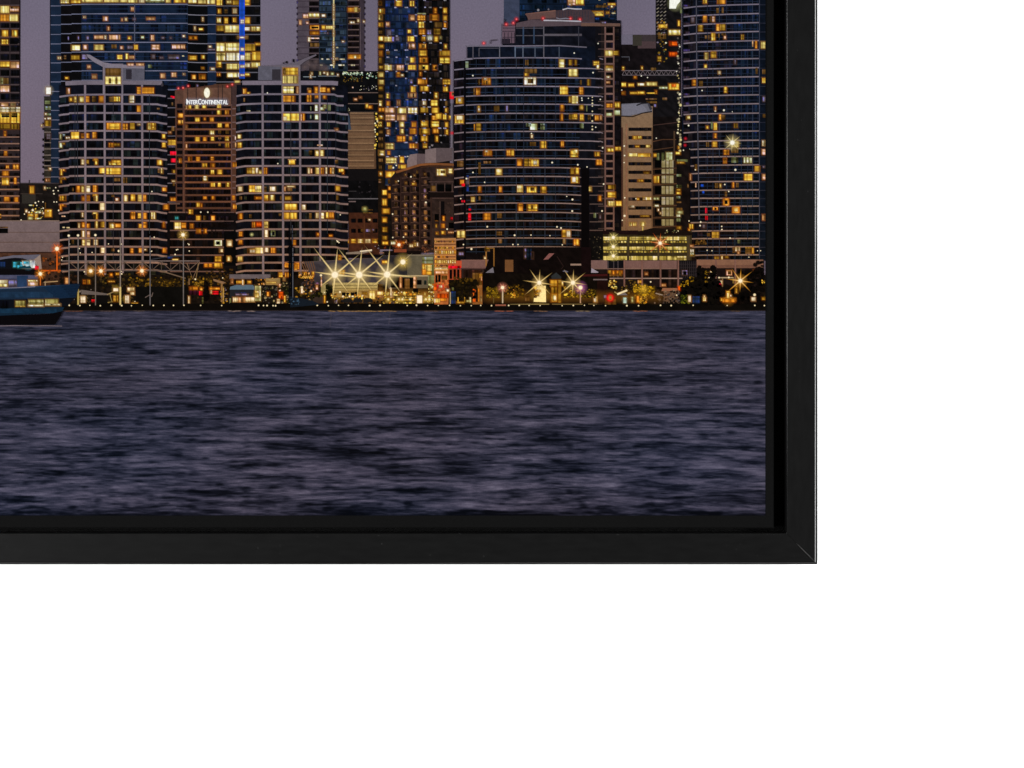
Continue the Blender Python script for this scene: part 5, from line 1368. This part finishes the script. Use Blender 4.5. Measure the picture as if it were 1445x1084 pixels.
k.hl(613, 632, 381, 1.2, (230, 180, 110), 4); k.mottle(613, 396, 634, 412, ((220, 90, 40), (190, 80, 40), (150, 70, 40), (230, 120, 60)), 46, 0.9, 2.2, 4)
k.W(540, 340, "615 500 690 540 r;640 505 675 530 W;580 490 610 560 R;710 540 760 560 l;725 550 755 575 w;620 600 740 645 R;610 650 720 680 o;585 655 650 700 Y", 5)
k.PT(540, 340, [(740, 225), (895, 225), (895, 310), (740, 320)], (184, 84, 58), 3); k.W(540, 340, "745 285 885 312 r", 4)
k.FT(540, 340, 745, 320, 890, 440, (150, 70, 46), 2, var=0.12, step=4); k.W(540, 340, "760 330 785 430 k;805 325 828 430 k;845 325 868 430 k", 4)
k.FT(540, 340, 895, 220, 1222, 315, (112, 86, 88), 2, var=0.05); k.hl(650, 692, 367.3, 1.0, (136, 106, 104), 4); k.hl(650, 692, 379, 1.2, (84, 62, 64), 4)
k.FT(540, 340, 895, 318, 1150, 420, (44, 34, 34), 2, var=0.2); panes(k, 654, 680, 381, 392, ((30, 24, 26), (60, 46, 44), (24, 20, 24)), 4, 0.9, 3)
k.FT(540, 340, 1018, 362, 1136, 720, (136, 94, 52), 3, var=0.08, step=4); k.W(540, 340, "1020 365 1130 500 d;1095 375 1130 420 m;1110 400 1125 450 p;1025 545 1050 690 R;1080 540 1095 690 o;1060 540 1075 690 k;1105 620 1125 690 w;1130 450 1138 690 R;950 675 1000 692 g;985 640 1003 700 g", 4)
k.vl(686, 348, 376, 1.6, (150, 110, 60), 4); k.W(540, 340, "1155 75 1215 120 d;1175 80 1250 90 m;1150 180 1170 205 w", 5)
k.mottle(634, 396, 674, 422, ((26, 22, 14), (34, 28, 14), (18, 16, 12), (44, 36, 16)), 150, 1.4, 3.4, 5); k.mottle(640, 392, 668, 400, ((70, 54, 18), (40, 32, 14), (90, 70, 20)), 50, 1.0, 2.2, 5)
k.mottle(668, 398, 676, 403, ((30, 26, 14), (20, 18, 12)), 12, 0.9, 2, 5)
k.vl(635.5, 412, 429, 1.4, (170, 160, 140), 6); k.W(540, 340, "780 575 825 710 B;785 530 805 560 G;850 640 860 700 y;925 640 935 700 m;835 690 920 710 m", 6)
k.build('printed_building', canvas, 'orange lit printed office block and shops beside a dark round tree')

# dark gabled house
k = Ink(10)
k.PT(540, 340, [(1222, 78), (1445, 75), (1445, 720), (1130, 720), (1130, 365), (1222, 310)], (19, 13, 15), 0)
k.PT(720, 340, [(-200, 80), (900, 78), (905, 300), (910, 700), (-310, 720), (-310, 400)], (14, 10, 11), 1)
k.facade(697, 349, 832, 385, (15, 11, 12), 0.25, 5.0, level=2); k.facade(820, 349, 834, 395, (19, 11, 14), 0.2, 5.0, level=2); k.facade(690, 386, 860, 428, (16, 13, 12), 0.3, 4.0, level=2)
k.PT(540, 340, [(1165, 362), (1250, 300), (1262, 362)], (110, 112, 134), 4); k.vl(697, 350, 376, 1.5, (140, 100, 50), 4); k.hl(690, 698, 350.5, 1.2, (130, 96, 50), 4)
k.W(720, 340, "160 85 180 200 l;185 90 240 210 B;245 130 262 205 l", 4, rough=0.4, dark=0.4)
k.PT(720, 340, [(375, 215), (440, 142), (500, 142), (430, 210)], (124, 84, 88), 4); k.FT(720, 340, -60, 215, 35, 350, (110, 78, 52), 3, var=0.05)
k.line([(786, 362), (795, 376), (792, 380)], 1.0, (44, 32, 34), 4); k.hl(805, 820, 373.6, 2.4, (150, 132, 128), 4, 5)
k.PT(720, 340, [(465, 400), (520, 358), (580, 410), (575, 430), (470, 430)], (42, 48, 56), 4)
k.PT(720, 340, [(590, 345), (615, 330), (660, 350), (640, 362)], (90, 94, 120), 4); k.PT(720, 340, [(915, 362), (920, 308), (1000, 355), (990, 362)], (150, 150, 180), 4)
k.PT(720, 340, [(800, 405), (830, 380), (1100, 375), (1105, 400)], (58, 22, 25), 3); k.hl(837, 857, 394.7, 1.7, (120, 112, 124), 5)
k.FT(720, 340, 985, 405, 1110, 720, (26, 14, 14), 3, var=0.2, step=4)
k.poly([(720 + 265 / K, 340 + 690 / K), (720 + 270 / K, 340 + 640 / K), (720 + 290 / K, 340 + 510 / K), (720 + 402 / K, 340 + 510 / K), (720 + 405 / K, 340 + 695 / K)], (255, 246, 190), 6)
k.W(720, 340, "275 560 330 590 m;280 590 300 640 d;270 515 300 545 y;305 560 345 575 y;275 600 325 625 m;270 625 295 645 d", 7); k.glow(762, 415, 16, (250, 215, 90), 0.45, 5)
k.W(720, 340, "455 445 530 515 y;465 520 530 600 m;460 600 530 690 y;480 615 520 680 Y;545 440 575 700 m;455 625 530 640 d;170 630 215 680 d;580 465 600 510 Y;455 520 530 540 d", 6)
k.mottle(795, 404, 818, 420, ('m', 'y', 'd', (120, 96, 20), (70, 56, 16), (160, 130, 24)), 110, 0.9, 2.2, 6); k.mottle(818, 408, 842, 420, ((110, 92, 24), (150, 128, 30), (60, 50, 18), (40, 34, 16)), 90, 0.8, 2.0, 6)
k.mottle(686, 405, 706, 420, ((120, 100, 24), (90, 74, 20), (150, 124, 28), (50, 42, 16)), 100, 0.9, 2.2, 6); k.mottle(709, 402, 740, 420, ((90, 70, 20), (140, 106, 24), (60, 46, 18), (36, 28, 14)), 100, 0.9, 2.2, 6); k.mottle(720, 408, 728, 420, ('o', 'y', 'm'), 20, 0.8, 1.8, 7)
k.W(720, 340, "945 630 985 695 Y;955 640 975 690 W;1060 615 1090 675 l;1065 660 1200 720 d", 6); k.vl(819, 408, 428, 1.5, (180, 150, 130), 7); k.vl(709.5, 408, 428, 1.6, (190, 180, 170), 7); k.vl(696.5, 420, 428, 1.0, (90, 80, 50), 6)
k.glow(861, 420.5, 9, (230, 15, 30), 0.95, 6); k.disc(861, 420.5, [(0, (255, 120, 60), 1), (2.2, (255, 70, 50), 1), (4.5, (225, 15, 35), 0.9), (6, (200, 10, 30), 0)], 7)
k.win(860, 418, 862.5, 423, 'Y', 8); k.mottle(858, 396, 871, 408, ('m', 'y', 'd', 'Y'), 34, 0.8, 1.8, 5)
k.line([(871, 415.5), (878, 412.5), (885, 409.8)], 2.6, (240, 236, 210), 6); k.line([(867, 412), (873, 416)], 1.4, (150, 140, 100), 5); k.PT(720, 340, [(1210, 615), (1300, 590), (1330, 615)], (110, 110, 124), 5)
k.win(879.5, 420, 884, 428, (190, 235, 250), 6, 0.1, 0); k.glow(881.5, 424, 5, (90, 190, 220), 0.5, 5)
for x in range(694, 930, 21):
    k.disc(x, 419, [(0, (190, 140, 50), 0.20), (9, (170, 120, 44), 0.12), (20, (150, 104, 36), 0.0)], 5, 16, 1.0, 0.6)
k.build('printed_house', canvas, 'black gabled printed house with a glaring pale panel and yellow lit shrubs')

# lit parking garage
k = Ink(8)
k.facade(848, 326, 976, 368, (50, 44, 28), 0.2, 4.0)
k.PT(720, 240, [(900, 690), (1445, 685), (1445, 735), (900, 725)], (26, 16, 18), 1); k.PT(900, 240, [(0, 700), (160, 660), (560, 690), (620, 715), (620, 740), (0, 740)], (24, 18, 16), 1)
for y0, y1 in ((334.5, 339.0), (348.5, 352.5), (361.8, 367)):
    x = 851.5
    while x < 969:
        w = min(rnd.uniform(5, 12), 969 - x)
        k.win(x, y0, x + w - 0.6, y1, rnd.choice(((196, 184, 92), (214, 200, 110), (180, 168, 84), (226, 214, 130))), 3, 0.2, 0.05); x += w
for y in (341.5, 355.3):
    x = 852.0
    while x < 968:
        k.win(x, y - 1.0, x + 2.6, y + 1.2, rnd.choice(((230, 214, 110), (200, 184, 84), (150, 134, 60))), 3, 0.25, 0.1); x += 4.1
for y in (345.0, 358.8):
    k.hl(851, 969, y, 2.0, (50, 42, 30), 4)
for x, w in ((886.3, 3.2), (929, 3.0), (907.5, 1.0), (949.5, 1.2), (971.5, 4.5)):
    k.vl(x, 333, 367.5, w, (66, 58, 42), 5)
k.W(900, 240, "595 900 632 975 g;595 850 630 870 p;600 960 650 970 m", 5); k.FT(720, 240, 905, 700, 1050, 1010, (15, 14, 15), 4, var=0.3, step=4)
k.mottle(836, 334, 849, 364, ((60, 58, 50), (100, 90, 70), (30, 28, 26)), 26, 0.5, 1.3, 5)
k.mottle(938, 325, 960, 329, ('G', 'w', 'd', 'k'), 24, 0.5, 1.1, 5)
k.mottle(980, 338, 998, 346, ('d', 'd', 'k', (60, 48, 26)), 20, 0.8, 2.0, 5)
k.build('printed_garage', canvas, 'printed parking garage with three pale yellow lit decks')

# long low terminal with a pinkish parapet
k = Ink(9)
k.facade(834, 367.5, 1078, 405, (26, 20, 22), 0.25, 5.0)
k.facade(834, 367.5, 857, 380, (116, 94, 98), 0.05, 5.0, level=2); k.facade(880, 367.8, 955, 379, (112, 88, 90), 0.05, 6.0, level=2); k.facade(983, 366.5, 1077, 377.5, (124, 94, 82), 0.06, 6.0, level=2); k.facade(983, 374, 1068, 378.5, (106, 78, 70), 0.06, 6.0, level=2)
k.facade(857, 368, 880, 390, (16, 16, 22), 0.2, 5, level=2); k.facade(955, 368, 983, 395, (20, 19, 24), 0.2, 5, level=2)
for x in range(958, 983, 3):
    k.vl(x, 369, 392, 0.7, (50, 46, 54), 3)
for y in (373, 378, 383, 388):
    k.hl(956, 983, y, 0.6, (44, 40, 46), 3)
for x in (858, 866, 872, 880.5):
    k.vl(x, 368, 394, 0.9, (80, 74, 84), 3)
k.hl(834, 963, 393, 1.4, (146, 130, 130), 4); k.hl(834, 955, 379.4, 1.0, (130, 106, 104), 4)
for x in (881, 906, 932, 957, 1037.5, 1010):
    k.vl(x, 367, 405, 2.2, (116, 88, 86), 4)
panes(k, 908, 930, 381, 392, ((26, 26, 34), (40, 38, 44), (18, 18, 24)), 4, 0.9, 3); panes(k, 934, 956, 381, 405, ((26, 26, 34), (40, 38, 44), (18, 18, 24)), 4, 0.9, 3); panes(k, 884, 906, 381, 392, ((26, 26, 34), (18, 18, 24)), 4, 0.9, 3)
k.W(720, 340, "1105 335 1270 400 d;1110 335 1140 375 m;1160 340 1185 380 o;1205 340 1270 370 o;1225 345 1255 390 m;1100 450 1150 500 m", 5)
k.W(900, 340, "80 360 110 385 p;270 490 315 515 p;10 450 40 475 y;0 450 10 480 p;500 335 560 390 l;515 345 550 385 k;1005 335 1065 390 p;1020 345 1055 380 d;775 335 795 360 y;820 345 840 390 Y;775 380 790 450 m;1310 330 1350 355 o;1380 340 1400 360 o;930 450 955 490 w;925 480 945 515 r", 6)
k.hl(1013, 1035, 392, 1.5, (170, 160, 140), 5); k.vl(1019.5, 393, 405, 1.2, (130, 110, 80), 5); k.vl(1034.5, 393, 400, 1.2, (150, 130, 70), 5)
k.PT(900, 340, [(280, 535), (455, 535), (460, 570), (265, 570)], (140, 100, 82), 4); k.FT(900, 340, 290, 572, 460, 690, (96, 76, 64), 3, var=0.1, step=4); k.win(956.5, 404, 959.5, 410, 'R', 6)
k.DT(900, 340, "145 465 1.4;732 343 1.6;805 420 1.5;835 458 2.2;920 417 1.5;1030 415 1.7;770 468 1.3;1388 456 1.6;1003 545 1.4;440 615 1.4")
k.build('printed_terminal', canvas, 'long low printed terminal with a pinkish parapet')

# dark trees and lit shrubs at the right end of the quay
k = Ink(10)
k.mottle(960, 398, 1018, 428, ((11, 10, 11), (14, 13, 12), (9, 9, 10)), 200, 2.4, 5.0, 1, soft=False); k.mottle(982, 376, 1012, 408, ((12, 11, 12), (16, 14, 14)), 110, 2.0, 4.2, 1, soft=False); k.mottle(970, 392, 990, 404, ((13, 12, 12), (18, 16, 13)), 50, 1.6, 3.0, 1)
k.mottle(1040, 382, 1079, 428, ((13, 11, 12), (18, 14, 14), (10, 9, 10)), 170, 2.2, 4.6, 1); k.mottle(1062, 370, 1079, 392, ((14, 12, 13), (20, 16, 16)), 40, 1.6, 3.4, 1); k.mottle(1010, 404, 1045, 428, ((14, 11, 11), (20, 16, 15)), 90, 1.8, 4, 1)
k.mottle(958, 396, 972, 404, ((160, 130, 20), (120, 96, 20), (190, 150, 30)), 30, 0.6, 1.6, 4); k.mottle(972, 390, 980, 398, ((150, 120, 20), (90, 74, 20)), 16, 0.6, 1.5, 4); k.mottle(994, 382, 1000, 400, ((110, 90, 20), (150, 120, 30)), 16, 0.6, 1.3, 4)
k.mottle(895, 404, 925, 421, ((150, 120, 20), (190, 156, 30), (110, 86, 20), (70, 56, 18), (220, 180, 40)), 150, 1.0, 2.6, 3); k.mottle(893, 402, 912, 412, ((210, 170, 40), (160, 130, 30)), 40, 0.8, 2, 4)
k.glow(908, 408, 9, (250, 215, 80), 0.55, 5); k.mottle(900, 418, 914, 428, ('o', 'm', 'd', 'y'), 50, 0.7, 1.7, 4); k.mottle(922, 410, 960, 428, ((90, 76, 66), (120, 104, 94), (44, 36, 34), (70, 66, 74), (24, 20, 20)), 110, 0.8, 2.2, 3); k.line([(925, 414), (935, 416.5)], 1.4, (170, 166, 166), 5)
k.mottle(960, 416, 974, 428, ((60, 74, 20), (90, 104, 24), (36, 44, 16), (120, 130, 30)), 60, 0.7, 1.8, 4); k.W(900, 340, "572 620 600 692 W;738 640 772 682 Y;745 618 762 640 w;615 630 705 705 B;612 640 628 690 p;645 650 690 690 (".replace(';645 650 690 690 (', ''), 6)
k.W(900, 340, "1002 570 1042 690 y;1010 590 1035 680 Y;940 650 1110 680 y;960 660 1100 695 o;1045 610 1060 630 w;1285 640 1332 682 W;1405 640 1445 670 m;1095 490 1140 600 d;1105 510 1125 590 m", 6)
k.PT(900, 340, [(940, 660), (1000, 640), (1015, 570), (1040, 570), (1050, 640), (1110, 655), (1100, 695), (960, 690)], (212, 160, 70), 5)
k.glow(1028, 424, 10, (220, 160, 60), 0.45, 5); k.DT(900, 340, "1322 612 2.4;1310 660 2.6;755 650 2.2;587 660 2.0"); k.mottle(1074, 392, 1079.5, 400, ('m', 'y'), 10, 0.6, 1.4, 5); k.mottle(1074, 418, 1079.5, 424, ((70, 90, 24), (50, 60, 20)), 12, 0.7, 1.5, 5)
k.mottle(876, 396, 898, 426, ((40, 34, 20), (90, 72, 28), (26, 22, 18), (120, 96, 36)), 90, 0.7, 2.0, 2); k.win(891, 419, 894, 427, 'g', 5); k.win(898, 418, 901.5, 427, 'o', 5)
k.build('printed_trees', canvas, 'black printed trees and yellow lit shrubs at the right end of the quay')


# starburst lamps
def eight(R, tilt=0.0, ratio=0.8):
    return [(R * (1.0 if q % 2 else ratio) * math.cos(math.radians(tilt + q * 45)), R * (1.0 if q % 2 else ratio) * math.sin(math.radians(tilt + q * 45))) for q in range(8)]


def burst(x, y, rays, col, core, w, label=None, post=None):
    k = Ink(12)
    if post:
        k.vl(x, y, post[0], post[1], post[2], 2)
    if core > 3.5:
        rays = [(dx * 1.1, dy * 1.1) for dx, dy in rays]
    if core < 2.85:
        rays = [(dx * 1.3, dy * 1.3) for dx, dy in rays]; w *= 1.2
    k.star(x, y, rays, col, core, w, 3)
    k.build('printed_starburst', canvas, label)


T8 = [(-235, -300), (30, -300), (262, -222), (-240, -32), (335, 32), (-158, 128), (150, 195), (-22, 258)]
BIG = [(a / K, b / K) for a, b in T8]
YL = (252, 236, 172)
burst(472.7, 388.0, BIG, YL, 3.7, 1.5, 'large yellow starburst lamp, leftmost of the three on the pier')
burst(507.0, 388.0, [(a * 1.0, b * (0.98)) for a, b in BIG], YL, 3.8, 1.5, 'large yellow starburst lamp, middle of the three on the pier')
burst(546.4, 387.5, BIG, YL, 3.7, 1.5, 'large yellow starburst lamp, rightmost of the three on the pier')
M8 = [(-110, -150), (8, -150), (150, -115), (-190, -25), (165, 22), (-170, 140), (130, 130), (-5, 140)]
burst(720 + 328 / K, 340 + 475 / K, [(a * 0.78 / K, b * 0.8 / K) for a, b in M8], (248, 222, 146), 2.4, 0.9, 'yellow starburst lamp left of the gabled house')
burst(720 + 710 / K, 340 + 475 / K, [(a * 0.75 / K, b * 0.8 / K) for a, b in M8], (248, 222, 146), 2.4, 0.9, 'yellow starburst lamp right of the gabled house')
burst(900 + 1160 / K, 340 + 453 / K, [(a * 0.72 / K, b * 0.75 / K) for a, b in M8], (240, 176, 60), 2.2, 0.9, 'amber starburst lamp at the right end of the quay')
burst(900 + 252 / K, 240 + 830 / K, [(a * 0.6 / K, b * 0.62 / K) for a, b in M8], (240, 110, 40), 1.8, 0.8, 'orange starburst lamp in front of the garage')
for ty in (765, 870, 975):
    burst(720 + 1167 / K, 240 + ty / K, eight(7.5, 8), (236, 226, 140), 1.7, 0.6, 'small pale starburst on the garage deck')
burst(540 + 230 / K, 340 + 240 / K, eight(7.5, 20), (250, 226, 130), 2.8, 0.8, 'square yellow starburst on the terminal wall')
burst(540 + 185 / K, 340 + 45 / K, eight(5.5, 10), (240, 120, 40), 1.6, 0.8, 'orange starburst lamp under the brick apartments')
burst(540 + 1358 / K, 340 + 530 / K, eight(6.5, 15), (230, 150, 140), 1.8, 0.7, 'pinkish starburst lamp in the trees', (428, 1.5, (190, 184, 170)))
burst(180 + 630 / K, 240 + 735 / K, eight(7.0, 10), (240, 200, 110), 1.9, 0.6, 'starburst lamp on top of a gantry mast')
burst(180 + 165 / K, 340 + 340 / K, eight(8.0, 20), (240, 150, 70), 1.9, 0.8, 'orange starburst lamp at the right of the gantry')
burst(1030 / K, 340 + 342 / K, eight(5.0, 10), (240, 180, 90), 1.9, 0.9, 'small orange starburst lamp at the left of the gantry')
burst(1145 / K, 340 + 342 / K, eight(7.5, 15), (240, 150, 60), 1.9, 0.9, 'orange starburst lamp under the gantry')
burst(648 / K, 340 + 90 / K, eight(7.5, 12), (240, 116, 34), 2.1, 1.0, 'orange starburst street lamp on a tall post', (382, 1.7, (206, 98, 34)))
burst(460 / K, 340 + 375 / K, eight(7.5, 18), (240, 150, 44), 1.9, 0.9, 'orange starburst street lamp above the ferry', (403, 1.4, (200, 110, 40)))
burst(900 + 1070 / K, 120 + 655 / K, eight(11.5, 5, 0.9), (240, 220, 150), 2.6, 0.8, 'white starburst in a window of the right condo')
burst(720 + 795 / K, 340 + 530 / K, eight(4.5, 10), (220, 130, 230), 2.2, 0.8, 'violet starburst lamp by the gabled house')

# ----------------------------------------------------------------------------- lamps (studio copy light)
def area(name, loc, target, sx, sy, power, col=(1, 1, 1)):
    ld = bpy.data.lights.new(name, 'AREA')
    ld.shape = 'RECTANGLE'; ld.size = sx; ld.size_y = sy; ld.energy = power; ld.color = col
    o = bpy.data.objects.new(name, ld); COL.objects.link(o)
    o.location = loc
    d = [t - l for t, l in zip(target, loc)]
    import mathutils
    o.rotation_euler = mathutils.Vector(d).to_track_quat('-Z', 'Y').to_euler()
    return o


area('copy_light', (2.5, -1.75, 0.0), (0.15, 0, 0), 0.7, 2.4, 215)
area('copy_light', (-2.5, -1.95, -0.15), (-0.15, 0, 0), 1.7, 2.2, 215)
area('copy_light', (-1.9, -1.5, 1.35), (0.2, 0, 0.2), 0.45, 0.5, 36)

world = bpy.data.worlds.new('World'); scene.world = world
world.use_nodes = True
bg = world.node_tree.nodes.get('Background')
bg.inputs['Color'].default_value = (1, 1, 1, 1); bg.inputs['Strength'].default_value = 0.05

# ----------------------------------------------------------------------------- camera
cd = bpy.data.cameras.new('camera')
cd.sensor_width = 36.0
cd.lens = 36.0 * D / (1445 * S)
cd.clip_start = 0.05; cd.clip_end = 50
cam = bpy.data.objects.new('camera', cd); COL.objects.link(cam)
cam.location = (0, -D, 0); cam.rotation_euler = (math.pi / 2, 0, 0)
scene.camera = cam

vs = scene.view_settings
vs.view_transform = 'Standard'; vs.look = 'None'; vs.exposure = 0.0; vs.gamma = 1.0
vs.use_curve_mapping = False
scene.render.film_transparent = False
scene.cycles.transparent_max_bounces = 48
scene.cycles.max_bounces = 6
